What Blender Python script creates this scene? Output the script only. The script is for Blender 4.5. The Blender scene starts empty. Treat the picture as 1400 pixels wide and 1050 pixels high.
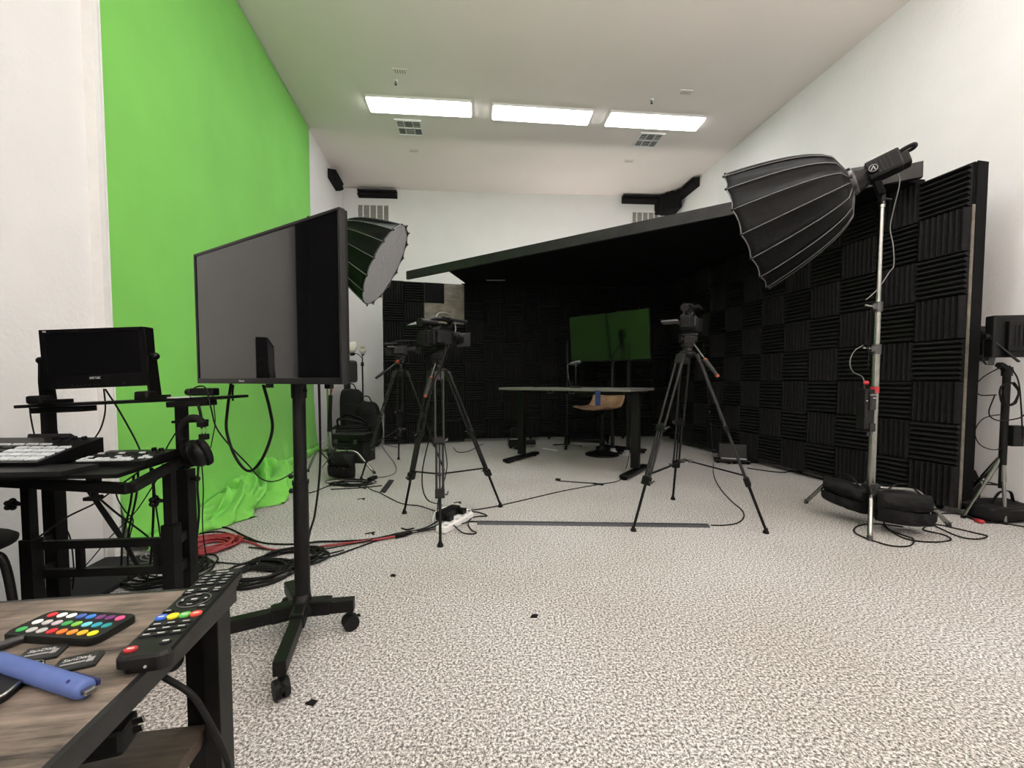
import bpy, bmesh, math, random
from mathutils import Vector, Matrix, noise

# ---------------------------------------------------------------- camera, world, exposure
FPX, CXP, CYP, PITCH, EYE = 570.0, 700.0, 545.0, math.radians(2.5), 0.97
SC = bpy.context.scene
COL = SC.collection
cam_d = bpy.data.cameras.new('camera')
cam = bpy.data.objects.new('camera', cam_d)
COL.objects.link(cam)
cam.location = (0, 0, EYE)
cam.rotation_euler = (math.radians(90) - PITCH, 0, 0)
cam_d.sensor_fit = 'HORIZONTAL'
cam_d.sensor_width = 36.0
cam_d.lens = 36.0 * FPX / 1400.0
cam_d.shift_y = 20.0 / 1400.0
cam_d.clip_start = 0.01
SC.camera = cam
SC.view_settings.view_transform = 'Standard'
SC.view_settings.look = 'None'
SC.view_settings.gamma = 1.0
SC.view_settings.use_curve_mapping = False
SC.view_settings.exposure = 1.16
world = bpy.data.worlds.new('world')
SC.world = world
world.use_nodes = True
world.node_tree.nodes['Background'].inputs[0].default_value = (1, 1, 1, 1)
world.node_tree.nodes['Background'].inputs[1].default_value = 0.02
UPLIGHT_STRENGTH = 2900.0      # added unseen uplights that brighten the ceiling
PANEL_STRENGTH = 7.4          # ceiling light panels

random.seed(4)
CEIL = 4.3


def ray(x, y):
    a = (x - CXP) / FPX
    b = -(y - CYP) / FPX
    return Vector((a, math.cos(PITCH) + b * math.sin(PITCH), -math.sin(PITCH) + b * math.cos(PITCH)))


def P(x, y, z=0.0):
    """world point seen at pixel (x, y) that lies at height z"""
    d = ray(x, y)
    return Vector((0, 0, EYE)) + d * ((z - EYE) / d.z)


def Q(x, y, Y):
    """world point seen at pixel (x, y) that lies at depth Y"""
    d = ray(x, y)
    return Vector((0, 0, EYE)) + d * (Y / d.y)


# ---------------------------------------------------------------- mesh helpers
def axes(o, z, x=None):
    z = Vector(z).normalized()
    x = Vector(x) if x is not None else (Vector((0, 0, 1)) if abs(z.z) < .9 else Vector((1, 0, 0)))
    y = z.cross(x).normalized()
    x = y.cross(z).normalized()
    M = Matrix.Identity(4)
    for i in range(3):
        M[i][0], M[i][1], M[i][2], M[i][3] = x[i], y[i], z[i], o[i]
    return M


def frame(o, ang=0.0, tilt=0.0):
    """local frame: x to the side, y away, z up; ang in degrees about z, tilt about x"""
    return Matrix.Translation(Vector(o)) @ Matrix.Rotation(math.radians(ang), 4, 'Z') @ Matrix.Rotation(math.radians(tilt), 4, 'X')


def smooth_path(pts, k=6):
    pts = [Vector(p) for p in pts]
    if len(pts) < 3:
        return pts
    out = []
    n = len(pts)
    for i in range(n - 1):
        p0 = pts[i - 1] if i > 0 else pts[0] * 2 - pts[1]
        p1, p2 = pts[i], pts[i + 1]
        p3 = pts[i + 2] if i + 2 < n else pts[-1] * 2 - pts[-2]
        for j in range(k):
            t = j / k
            out.append(.5 * ((2 * p1) + (p2 - p0) * t + (2 * p0 - 5 * p1 + 4 * p2 - p3) * t * t + (3 * p1 - p0 - 3 * p2 + p3) * t ** 3))
    out.append(pts[-1])
    return out


class MB:
    def __init__(s, M=None):
        s.v = []; s.f = []; s.sm = []; s.M = M or Matrix.Identity(4)

    def add(s, vs, fs, smooth=False, T=None):
        b = len(s.v)
        M = s.M @ T if T is not None else s.M
        s.v += [M @ Vector(p) for p in vs]
        for f in fs:
            s.f.append(tuple(i + b for i in f)); s.sm.append(smooth)
        return s

    def box(s, c, size, T=None, bev=0.0):
        hx, hy, hz = size[0] / 2, size[1] / 2, size[2] / 2
        if bev <= 0:
            vs = [(c[0] + i * hx, c[1] + j * hy, c[2] + k * hz) for i in (-1, 1) for j in (-1, 1) for k in (-1, 1)]
            fs = [(0, 1, 3, 2), (4, 6, 7, 5), (0, 4, 5, 1), (2, 3, 7, 6), (0, 2, 6, 4), (1, 5, 7, 3)]
            return s.add(vs, fs, False, T)
        bm = bmesh.new()
        bmesh.ops.create_cube(bm, size=1)
        for v in bm.verts:
            v.co = Vector((c[0] + v.co.x * size[0], c[1] + v.co.y * size[1], c[2] + v.co.z * size[2]))
        bmesh.ops.bevel(bm, geom=list(bm.edges), offset=bev, segments=2, profile=.6, affect='EDGES')
        bm.verts.index_update()
        vs = [v.co.copy() for v in bm.verts]
        fs = [tuple(v.index for v in f.verts) for f in bm.faces]
        bm.free()
        return s.add(vs, fs, False, T)

    def bar(s, p0, p1, w, h, up=(0, 0, 1), bev=0.0):
        """rectangular bar from p0 to p1, w across, h along up"""
        p0, p1 = Vector(p0), Vector(p1)
        d = p1 - p0
        L = d.length
        z = d / L
        u = Vector(up)
        if abs(z.dot(u.normalized())) > .98:
            u = Vector((0, 1, 0))
        T = axes((p0 + p1) / 2, z, u)       # local x ~ up, y ~ across
        return s.box((0, 0, 0), (h, w, L), T, bev)

    def tube(s, pts, r, n=6, k=6, closed=False, cap=True, flat=1.0):
        pts = smooth_path(pts, k) if k > 1 else [Vector(p) for p in pts]
        q = [pts[0]]
        for p in pts[1:]:
            if (p - q[-1]).length > 1e-6:
                q.append(p)
        pts = q
        if len(pts) < 2:
            return s
        t = (pts[1] - pts[0]).normalized()
        u = t.orthogonal().normalized()
        if abs(t.z) < .9:
            u = Vector((0, 0, 1)) - t * t.z
            u.normalize()
        vs = []; fs = []
        m = len(pts)
        for i in range(m):
            a = pts[i - 1] if i > 0 else pts[0]
            b = pts[i + 1] if i < m - 1 else pts[-1]
            t = (b - a).normalized()
            u = u - t * u.dot(t)
            if u.length < 1e-5:
                u = t.orthogonal()
            u.normalize()
            w = t.cross(u)
            rr = r(i / (m - 1)) if callable(r) else r
            for j in range(n):
                an = 2 * math.pi * j / n
                vs.append(pts[i] + u * (math.cos(an) * rr * flat) + w * (math.sin(an) * rr))
        for i in range(m - 1):
            for j in range(n):
                fs.append((i * n + j, i * n + (j + 1) % n, (i + 1) * n + (j + 1) % n, (i + 1) * n + j))
        if cap:
            fs.append(tuple(range(n - 1, -1, -1)))
            fs.append(tuple((m - 1) * n + j for j in range(n)))
        return s.add(vs, fs, True)

    def cyl(s, p0, p1, r0, r1=None, n=14):
        p0, p1 = Vector(p0), Vector(p1)
        r1 = r0 if r1 is None else r1
        T = axes(p0, p1 - p0)
        L = (p1 - p0).length
        vs = []
        for z, r in ((0, r0), (L, r1)):
            vs += [(r * math.cos(2 * math.pi * j / n), r * math.sin(2 * math.pi * j / n), z) for j in range(n)]
        s.add(vs, [(j, (j + 1) % n, n + (j + 1) % n, n + j) for j in range(n)], True, T)
        s.add(vs, [tuple(range(n - 1, -1, -1)), tuple(range(n, 2 * n))], False, T)
        return s

    def lathe(s, prof, T=None, n=24, smooth=True):
        vs = []; fs = []
        m = len(prof)
        for r, z in prof:
            vs += [(r * math.cos(2 * math.pi * j / n), r * math.sin(2 * math.pi * j / n), z) for j in range(n)]
        for i in range(m - 1):
            for j in range(n):
                fs.append((i * n + j, i * n + (j + 1) % n, (i + 1) * n + (j + 1) % n, (i + 1) * n + j))
        fs.append(tuple(range(n - 1, -1, -1)))
        fs.append(tuple((m - 1) * n + j for j in range(n)))
        return s.add(vs, fs, smooth, T)

    def ball(s, c, r, sc=(1, 1, 1), n=12, m=8, T=None):
        vs = [(c[0], c[1], c[2] - r * sc[2])]
        for i in range(1, m):
            a = -math.pi / 2 + math.pi * i / m
            for j in range(n):
                b = 2 * math.pi * j / n
                vs.append((c[0] + r * sc[0] * math.cos(a) * math.cos(b), c[1] + r * sc[1] * math.cos(a) * math.sin(b), c[2] + r * sc[2] * math.sin(a)))
        vs.append((c[0], c[1], c[2] + r * sc[2]))
        fs = [(0, 1 + (j + 1) % n, 1 + j) for j in range(n)]
        for i in range(m - 2):
            o = 1 + i * n
            fs += [(o + j, o + (j + 1) % n, o + n + (j + 1) % n, o + n + j) for j in range(n)]
        o = 1 + (m - 2) * n
        fs += [(o + j, o + (j + 1) % n, len(vs) - 1) for j in range(n)]
        return s.add(vs, fs, True, T)

    def prism(s, poly, z0, z1, T=None):
        n = len(poly)
        vs = [(x, y, z0) for x, y in poly] + [(x, y, z1) for x, y in poly]
        fs = [tuple(range(n - 1, -1, -1)), tuple(range(n, 2 * n))]
        fs += [(j, (j + 1) % n, n + (j + 1) % n, n + j) for j in range(n)]
        return s.add(vs, fs, False, T)

    def grid(s, fn, nu, nv, smooth=True, T=None):
        vs = [fn(i / nu, j / nv) for i in range(nu + 1) for j in range(nv + 1)]
        fs = []
        for i in range(nu):
            for j in range(nv):
                a = i * (nv + 1) + j
                fs.append((a, a + nv + 1, a + nv + 2, a + 1))
        return s.add(vs, fs, smooth, T)


WM = {}


def obj(name, mb, mat, parent=None, mesh=None):
    """one mesh object; mb is in world space and is stored relative to its parent"""
    inv = WM[parent.name].inverted() if parent is not None else Matrix.Identity(4)
    me = bpy.data.meshes.new(name)
    me.from_pydata([inv @ v for v in mb.v], [], mb.f)
    me.polygons.foreach_set('use_smooth', mb.sm)
    me.update()
    bm = bmesh.new(); bm.from_mesh(me)
    bmesh.ops.recalc_face_normals(bm, faces=bm.faces)
    bm.to_mesh(me); bm.free()
    me.materials.append(mat)
    o = bpy.data.objects.new(name, me)
    COL.objects.link(o)
    if parent is not None:
        o.parent = parent
        WM[o.name] = WM[parent.name].copy()
    else:
        WM[o.name] = Matrix.Identity(4)
    return o


def link_mesh(name, me, parent, local):
    o = bpy.data.objects.new(name, me)
    COL.objects.link(o)
    o.parent = parent
    o.matrix_local = local
    WM[o.name] = WM[parent.name] @ local
    return o


def tag(o, label, cat, group=None, kind=None):
    o['label'] = label
    o['category'] = cat
    if group: o['group'] = group
    if kind: o['kind'] = kind
    return o


def thing(name, label, cat, loc=(0, 0, 0), group=None, M=None):
    o = bpy.data.objects.new(name, None)
    o.empty_display_size = .05
    COL.objects.link(o)
    M = M or Matrix.Translation(Vector(loc))
    o.matrix_world = M
    WM[o.name] = M.copy()
    return tag(o, label, cat, group)


def structure(name, mb, mat, parent=None):
    o = obj(name, mb, mat, parent)
    if parent is None:
        o['kind'] = 'structure'
    return o


def text(name, body, size, mat, parent, T, depth=.0003):
    """flat lettering standing on a surface; T is world: x along the line, y up the letters, z out"""
    cu = bpy.data.curves.new(name, 'FONT')
    cu.body = body; cu.size = size; cu.extrude = depth
    cu.align_x = 'CENTER'; cu.align_y = 'CENTER'
    cu.materials.append(mat)
    tmp = bpy.data.objects.new('lettering_outline', cu)
    COL.objects.link(tmp)
    dg = bpy.context.evaluated_depsgraph_get()
    dg.update()
    me = bpy.data.meshes.new_from_object(tmp.evaluated_get(dg))
    bpy.data.objects.remove(tmp)
    bpy.data.curves.remove(cu)
    if not me.materials: me.materials.append(mat)
    return link_mesh(name, me, parent, WM[parent.name].inverted() @ T)


# ---------------------------------------------------------------- materials
def mat(name, col, rough=.6, metal=0.0, var=.12, scale=30.0, bump=0.0, bscale=200.0, ior=None, sheen=0.0, coat=0.0, spec=.5):
    m = bpy.data.materials.new(name)
    m.use_nodes = True
    nt = m.node_tree
    b = nt.nodes['Principled BSDF']
    tc = nt.nodes.new('ShaderNodeTexCoord')
    nz = nt.nodes.new('ShaderNodeTexNoise')
    nz.inputs['Scale'].default_value = scale
    nz.inputs['Detail'].default_value = 3
    nt.links.new(tc.outputs['Object'], nz.inputs['Vector'])
    rp = nt.nodes.new('ShaderNodeValToRGB')
    rp.color_ramp.elements[0].position = .3
    rp.color_ramp.elements[1].position = .7
    rp.color_ramp.elements[0].color = tuple(c * (1 - var) for c in col) + (1,)
    rp.color_ramp.elements[1].color = tuple(min(1, c * (1 + var)) for c in col) + (1,)
    nt.links.new(nz.outputs['Fac'], rp.inputs['Fac'])
    nt.links.new(rp.outputs['Color'], b.inputs['Base Color'])
    b.inputs['Roughness'].default_value = rough
    b.inputs['Metallic'].default_value = metal
    b.inputs['Specular IOR Level'].default_value = spec
    if ior: b.inputs['IOR'].default_value = ior
    if sheen: b.inputs['Sheen Weight'].default_value = sheen
    if coat: b.inputs['Coat Weight'].default_value = coat
    if bump:
        n2 = nt.nodes.new('ShaderNodeTexNoise')
        n2.inputs['Scale'].default_value = bscale
        n2.inputs['Detail'].default_value = 4
        nt.links.new(tc.outputs['Object'], n2.inputs['Vector'])
        bp = nt.nodes.new('ShaderNodeBump')
        bp.inputs['Strength'].default_value = bump
        bp.inputs['Distance'].default_value = .01
        nt.links.new(n2.outputs['Fac'], bp.inputs['Height'])
        nt.links.new(bp.outputs['Normal'], b.inputs['Normal'])
    return m


def glow(name, col, strength):
    m = bpy.data.materials.new(name)
    m.use_nodes = True
    nt = m.node_tree
    b = nt.nodes['Principled BSDF']
    b.inputs['Base Color'].default_value = (.9, .9, .9, 1)
    b.inputs['Emission Color'].default_value = col + (1,)
    b.inputs['Emission Strength'].default_value = strength
    return m


def carpet_mat():
    m = bpy.data.materials.new('speckled_carpet')
    m.use_nodes = True
    nt = m.node_tree; N = nt.nodes.new; L = nt.links.new
    b = nt.nodes['Principled BSDF']
    tc = N('ShaderNodeTexCoord')
    n1 = N('ShaderNodeTexNoise'); n1.inputs['Scale'].default_value = 118; n1.inputs['Detail'].default_value = 3.0; n1.inputs['Roughness'].default_value = .85
    n2 = N('ShaderNodeTexNoise'); n2.inputs['Scale'].default_value = 1.1; n2.inputs['Detail'].default_value = 4
    L(tc.outputs['Object'], n1.inputs['Vector']); L(tc.outputs['Object'], n2.inputs['Vector'])
    r = N('ShaderNodeValToRGB')
    e = r.color_ramp.elements
    e[0].position = .385; e[0].color = (.085, .081, .08, 1)
    e[1].position = .60; e[1].color = (.84, .83, .825, 1)
    k = e.new(.47); k.color = (.28, .271, .268, 1)
    k = e.new(.53); k.color = (.56, .55, .54, 1)
    L(n1.outputs['Fac'], r.inputs['Fac'])
    r2 = N('ShaderNodeValToRGB')
    r2.color_ramp.elements[0].position = .3; r2.color_ramp.elements[0].color = (.86, .84, .80, 1)
    r2.color_ramp.elements[1].position = .65; r2.color_ramp.elements[1].color = (1, 1, 1, 1)
    L(n2.outputs['Fac'], r2.inputs['Fac'])
    mx = N('ShaderNodeMix'); mx.data_type = 'RGBA'; mx.blend_type = 'MULTIPLY'; mx.inputs[0].default_value = 1
    L(r.outputs['Color'], mx.inputs[6]); L(r2.outputs['Color'], mx.inputs[7])
    L(mx.outputs[2], b.inputs['Base Color'])
    b.inputs['Roughness'].default_value = .95
    b.inputs['Specular IOR Level'].default_value = .1
    bp = N('ShaderNodeBump'); bp.inputs['Strength'].default_value = .35; bp.inputs['Distance'].default_value = .006
    L(n1.outputs['Fac'], bp.inputs['Height']); L(bp.outputs['Normal'], b.inputs['Normal'])
    return m


def wood_mat(name, dark, light, rot=0.0, scale=1.0, rough=.55):
    m = bpy.data.materials.new(name)
    m.use_nodes = True
    nt = m.node_tree; N = nt.nodes.new; L = nt.links.new
    b = nt.nodes['Principled BSDF']
    tc = N('ShaderNodeTexCoord')
    mp = N('ShaderNodeMapping')
    mp.inputs['Rotation'].default_value = (0, 0, rot)
    mp.inputs['Scale'].default_value = (6 * scale, 60 * scale, 60 * scale)
    L(tc.outputs['Object'], mp.inputs['Vector'])
    n1 = N('ShaderNodeTexNoise'); n1.inputs['Scale'].default_value = 2.2; n1.inputs['Detail'].default_value = 8; n1.inputs['Roughness'].default_value = .7
    L(mp.outputs['Vector'], n1.inputs['Vector'])
    n3 = N('ShaderNodeTexNoise'); n3.inputs['Scale'].default_value = 9; n3.inputs['Detail'].default_value = 4
    L(tc.outputs['Object'], n3.inputs['Vector'])
    ad = N('ShaderNodeMath'); ad.operation = 'MULTIPLY_ADD'; ad.inputs[1].default_value = .55
    L(n3.outputs['Fac'], ad.inputs[0]); 
    mu = N('ShaderNodeMath'); mu.operation = 'MULTIPLY'; mu.inputs[1].default_value = .5
    L(n1.outputs['Fac'], mu.inputs[0]); L(mu.outputs[0], ad.inputs[2])
    r = N('ShaderNodeValToRGB')
    r.color_ramp.elements[0].position = .43; r.color_ramp.elements[0].color = dark + (1,)
    r.color_ramp.elements[1].position = .63; r.color_ramp.elements[1].color = light + (1,)
    L(ad.outputs[0], r.inputs['Fac']); L(r.outputs['Color'], b.inputs['Base Color'])
    b.inputs['Roughness'].default_value = rough
    bp = N('ShaderNodeBump'); bp.inputs['Strength'].default_value = .25; bp.inputs['Distance'].default_value = .001
    L(n1.outputs['Fac'], bp.inputs['Height']); L(bp.outputs['Normal'], b.inputs['Normal'])
    return m


WALL = mat('textured_white_paint', (.80, .80, .80), .8, var=.02, scale=3, bump=.35, bscale=45)
CEILM = mat('ceiling_paint', (.86, .80, .76), .9, var=.015, scale=1.5, bump=.12, bscale=60)
TRIM = mat('white_trim_paint', (.80, .80, .79), .45, var=.02)
CARPET = carpet_mat()
GREEN = mat('chroma_green_cloth', (.20, .60, .095), .85, var=.05, scale=2.0, bump=.08, bscale=500, sheen=.1)
BLACKM = mat('black_powder_coat', (.0042, .0042, .0042), .45, var=.3, scale=80, bump=.05, bscale=900, spec=.22)
BLACKP = mat('black_plastic', (.0045, .0045, .005), .40, var=.25, scale=60, spec=.25)
MATTE = mat('matte_black_paint', (.0035, .0035, .004), .8, var=.35, scale=12, spec=.15)
GREYM = mat('dark_grey_metal', (.016, .016, .017), .42, .2, var=.2, spec=.35)
DGREY = mat('dark_grey_rubber', (.016, .0165, .018), .8, var=.2, scale=8, spec=.2)
FOAM = mat('charcoal_foam', (.016, .016, .0165), .95, var=.25, scale=40, bump=.3, bscale=700, spec=.12)
NYLON = mat('black_nylon', (.0055, .0055, .006), .7, var=.3, scale=14, bump=.3, bscale=60, spec=.25)
SATIN = mat('black_satin_fabric', (.0045, .0045, .005), .5, var=.2, scale=10, bump=.5, bscale=14, spec=.14)
RIBM = mat('pale_rib_piping', (.14, .14, .145), .4, var=.1)
DIFF = mat('white_diffuser_cloth', (.50, .50, .52), .8, var=.06, scale=20, bump=.5, bscale=35)
CHROME = mat('chrome_steel', (.34, .34, .325), .24, 1.0, var=.10)
ALU = mat('grey_aluminium', (.10, .10, .105), .38, .8, var=.1)
SILVER = mat('silver_plastic', (.55, .55, .56), .35, .4, var=.08)
SCREEN = mat('glossy_dark_screen', (.006, .006, .007), .03, var=.05, ior=1.62)
SCREEN3 = mat('far_television_screen', (.005, .005, .006), .06, var=.05, ior=1.6)
SCREEN2 = mat('satin_dark_screen', (.005, .005, .006), .22, var=.05, ior=1.35)
RUBBER = mat('black_rubber', (.0045, .0045, .0045), .6, var=.2, spec=.25)
ORANGE = mat('orange_accent', (.30, .055, .02), .5)
RED = mat('red_plastic', (.42, .02, .03), .4)
REDC = mat('red_cable_jacket', (.30, .03, .04), .5)
WHITEP = mat('white_plastic', (.80, .80, .80), .4, var=.03)
OFFW = mat('off_white_print', (.55, .55, .55), .6, var=.03)
TAPE = mat('grey_gaffer_tape', (.022, .023, .025), .6, var=.15, spec=.3)
TAPEB = mat('black_gaffer_tape', (.007, .007, .007), .8, var=.3, spec=.2)
DESKT = mat('grey_desk_laminate', (.13, .13, .118), .5, var=.08)
BROWNW = wood_mat('walnut_veneer', (.17, .10, .06), (.34, .21, .13), 0, .6, .5)
PLY = wood_mat('weathered_plywood', (.13, .115, .095), (.24, .215, .18), 1.57, .5, .85)
RUST = wood_mat('rustic_table_laminate', (.017, .0138, .0118), (.23, .187, .150), .16, .75, .62)
RUSTD = wood_mat('rustic_shelf_laminate', (.020, .017, .015), (.085, .062, .048), .16, 1.3, .6)
BLUE = mat('blue_soft_plastic', (.075, .12, .32), .6, var=.08, scale=60)
NAVY = mat('navy_plastic', (.012, .018, .10), .45)
LABELB = mat('blue_cloth_tape', (.008, .028, .10), .8)
PAD = mat('lit_white_pad', (.70, .76, .80), .5, var=.03)
GREYPAD = mat('grey_pad', (.016, .017, .019), .5, spec=.3)
FROST = mat('frosted_lampshade', (.82, .80, .72), .5, var=.03)
GREENT = mat('mint_green_print', (.25, .62, .30), .6)
LIGHTP = glow('light_panel_diffuser', (1.0, .995, .98), PANEL_STRENGTH)

# ---------------------------------------------------------------- room
def lwx(y): return -1.875 - .1445 * y
def rwx(y): return 4.006 - .135 * y
YB0, YF = 7.374, -3.0
def bwy(x): return 7.571 + (x) * .0655 if x < 0 else 7.571 + x * .06

LW = [(lwx(YF), YF), (-2.942, 7.378)]
RW = [(rwx(YF), YF), (2.958, 7.748)]


def slab(name, a, b, z0, z1, th, m):
    """wall slab; inner face from a to b, thickness to the outside"""
    a, b = Vector((*a, 0)), Vector((*b, 0))
    d = (b - a).normalized()
    nrm = Vector((d.y, -d.x, 0))
    q = [a, b, b + nrm * th, a + nrm * th]
    mb = MB()
    mb.prism([(p.x, p.y) for p in q], z0, z1)
    return structure(name, mb, m)


fl = MB(); fl.prism([(-3.2, -3.2), (4.7, -3.2), (4.7, 8.2), (-3.2, 8.2)], -.08, 0)
floor = structure('floor', fl, CARPET)
ce = MB(); ce.prism([(-3.2, -3.2), (4.7, -3.2), (4.7, 8.2), (-3.2, 8.2)], CEIL, CEIL + .08)
ceiling = structure('ceiling', ce, CEILM)
wall_left = slab('wall_left', LW[1], LW[0], 0, CEIL, .1, WALL)
wall_back = slab('wall_back', RW[1], LW[1], 0, CEIL, .1, WALL)
wall_right = slab('wall_right', RW[0], RW[1], 0, CEIL, .1, WALL)
wall_front = slab('wall_front', LW[0], RW[0], 0, CEIL, .1, WALL)
for p in (wall_left, wall_back, wall_right, wall_front): pass

ANG_L = 8.22      # the left wall leans this many degrees from the view direction


def lw_frame(y, z=0, off=0.0):
    """frame on the left wall: x along the wall away from the camera, y out of the wall into the room, z up"""
    d = Vector((-.1445, 1, 0)).normalized()
    n = Vector((d.y, -d.x, 0))
    M = Matrix.Identity(4)
    o = Vector((lwx(y), y, z)) + n * off
    for i in range(3):
        M[i][0], M[i][1], M[i][2], M[i][3] = d[i], n[i], (0, 0, 1)[i], o[i]
    return M


# baseboards (low, white)
mb = MB(lw_frame(2.30)); mb.box((2.5, .008, .05), (5.2, .014, .10), bev=.003)
structure('baseboard_left', mb, TRIM)
d = Vector((2.958 + 2.942, 7.748 - 7.378, 0)).normalized()
mb = MB(); mb.bar((-2.93, 7.366, .05), (2.94, 7.734, .05), .014, .10)
structure('baseboard_back', mb, TRIM)
d = Vector((RW[1][0] - RW[0][0], RW[1][1] - RW[0][1], 0)).normalized()
mb = MB(); mb.bar(Vector((*RW[0], .05)) + Vector((-.01, .02, 0)), Vector((*RW[1], .05)) + Vector((-.01, -.02, 0)), .014, .10)
structure('baseboard_right', mb, TRIM)
# white stepped trim on the left wall, with the green cloth starting right behind it
M = lw_frame(2.205)
mb = MB(M)
mb.prism([(0, 0), (0, .050), (.022, .050), (.026, .040), (.044, .040), (.047, .030), (.060, .030), (.062, .036), (.072, .036), (.072, 0)], 0, CEIL)
structure('trim_1', mb, TRIM)
# dark door in the left wall, out of frame (the television mirrors it)
M = lw_frame(.20)
mb = MB(M)
mb.box((.62, .02, 1.15), (1.10, .04, 2.30))
door = structure('door_1', mb, MATTE)
mb = MB(M)
for x in (.035, 1.205): mb.box((x, .025, 1.18), (.07, .05, 2.36), bev=.004)
mb.box((.62, .025, 2.335), (1.10, .05, .07), bev=.004)
obj('door_frame', mb, MATTE, door)
mb = MB(M); mb.ball((.17, .085, 1.0), .03); mb.cyl((.17, .03, 1.0), (.17, .08, 1.0), .012)
obj('door_handle', mb, CHROME, door)

# ---------------------------------------------------------------- ceiling lights
def ceiling_light(cx, cy, rot, label):
    M = frame((cx, cy, CEIL), rot)
    t = thing('ceiling_light', label, 'ceiling light', group='flat ceiling light panels', M=M)
    mb = MB(M)
    w, h, f = 1.25, .315, .018
    for s in (-1, 1):
        mb.box((0, s * (h / 2 - f / 2), -.009), (w, f, .024), bev=.002)
        mb.box((s * (w / 2 - f / 2), 0, -.009), (f, h - 2 * f, .024), bev=.002)
    obj('frame', mb, TRIM, t)
    mb = MB(M)
    a, b_ = w / 2 - f, h / 2 - f
    prof = [(-b_, -.004), (b_, -.004), (b_ * .97, -.022), (b_ * .75, -.036), (-b_ * .75, -.036), (-b_ * .97, -.022)]
    mb.prism(prof, -a, a, Matrix(((0, 0, 1, 0), (1, 0, 0, 0), (0, 1, 0, 0), (0, 0, 0, 1))))
    obj('diffuser', mb, LIGHTP, t)
    return t


ceiling_light(-1.114, 5.21, 4.8, 'lit ceiling light panel nearest the green screen, above the tall square air vent')
ceiling_light(.374, 5.367, 5.6, 'lit ceiling light panel in the middle of the three, with no vent beside it')
ceiling_light(1.83, 5.498, 5.0, 'lit ceiling light panel nearest the right wall, beside the right sprinkler head')
for cx, cy, lab in ((-.35, 2.5, 'lit ceiling light panel added unseen overhead, nearest the green screen'), (.93, 2.6, 'lit ceiling light panel added unseen overhead, middle of its row'), (2.2, 2.7, 'lit ceiling light panel added unseen overhead, nearest the right wall')):
    ceiling_light(cx, cy, 5, lab)  # extra row added out of view to brighten ceiling and near room


def ceiling_vent(px, py, label, rot):
    c = P(px, py, CEIL)
    M = frame(c, rot)
    t = thing('ceiling_vent', label, 'air vent', group='square ceiling air vents', M=M)
    s = .34
    mb = MB(M); mb.box((0, 0, -.003), (s - .02, s - .02, .004)); obj('backing', mb, mat('vent_dark', (.06, .06, .058), .9), t)
    mb = MB(M)
    for a in (-1, 1):
        mb.box((0, a * (s / 2 - .012), -.008), (s, .024, .018), bev=.002)
        mb.box((a * (s / 2 - .012), 0, -.008), (.024, s - .048, .018), bev=.002)
    obj('frame', mb, TRIM, t)
    for a in (-1, 1):
        mb = MB(M); mb.box((a * s / 6, 0, -.008), (.012, s - .05, .014)); obj('bar', mb, TRIM, t)
    mb = MB(M); mb.box((0, 0, -.0085), (s - .05, .014, .015)); obj('bar', mb, TRIM, t)
    for i in range(3):
        for j in range(2):
            x0 = (i - 1) * s / 3; y0 = (j - .5) * s / 2
            mb = MB(M)
            for k in range(5):
                if (i + j) % 2:
                    mb.box((x0 + (k - 2) * .019, y0, -.006), (.003, .135, .008), Matrix.Identity(4))
                else:
                    mb.box((x0, y0 + (k - 2) * .028, -.006), (.09, .003, .008))
            obj('louver', mb, TRIM, t)
    return t


ceiling_vent(560, 174, 'square ceiling air vent below the light panel nearest the green screen', 5)
ceiling_vent(886, 191, 'square ceiling air vent below the light panel nearest the right wall', 5)


def sprinkler(px, py, label):
    c = P(px, py, CEIL)
    M = frame(c) @ Matrix.Scale(.6, 4)
    t = thing('sprinkler_head', label, 'sprinkler', group='ceiling sprinkler heads', M=M)
    mb = MB(M); mb.lathe([(.001, 0), (.042, 0), (.040, -.006), (.026, -.010), (.024, -.016), (.001, -.016)], n=20); obj('escutcheon', mb, TRIM, t)
    mb = MB(M); mb.cyl((0, 0, -.014), (0, 0, -.045), .009)
    mb.tube([(-.01, 0, -.04), (-.02, 0, -.055), (-.004, 0, -.078)], .004, 5, 4)
    mb.tube([(.01, 0, -.04), (.02, 0, -.055), (.004, 0, -.078)], .004, 5, 4)
    obj('frame', mb, GREYM, t)
    mb = MB(M); mb.lathe([(.002, -.082), (.024, -.080), (.024, -.077), (.002, -.074)], n=12); obj('deflector', mb, GREYM, t)


sprinkler(541, 110, 'small sprinkler head on the ceiling above the light panel nearest the green screen')
sprinkler(891, 136, 'small sprinkler head on the ceiling near the pink tinted right light panel')


def cover_plate(px, py, label):
    c = P(px, py, CEIL); M = frame(c, 5)
    mb = MB(M); mb.box((0, 0, -.004), (.16, .085, .008), bev=.003)
    t = tag(obj('cover_plate', mb, CEILM), label, 'cover plate', 'small ceiling cover plates')
    t_m = MB(M)
    for a in (-.05, -.025, 0, .025, .05): t_m.box((a, .0, -.009), (.010, .05, .002))
    obj('slot', t_m, mat('slot_grey', (.36, .34, .32), .8), t)


cover_plate(547, 97, 'small ceiling plate above the left sprinkler head')
cover_plate(566, 206, 'small ceiling plate below the left ceiling vent')
cover_plate(937, 126, 'small ceiling plate beyond the right sprinkler head')
cover_plate(860, 220, 'small ceiling plate below the right ceiling vent')

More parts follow.
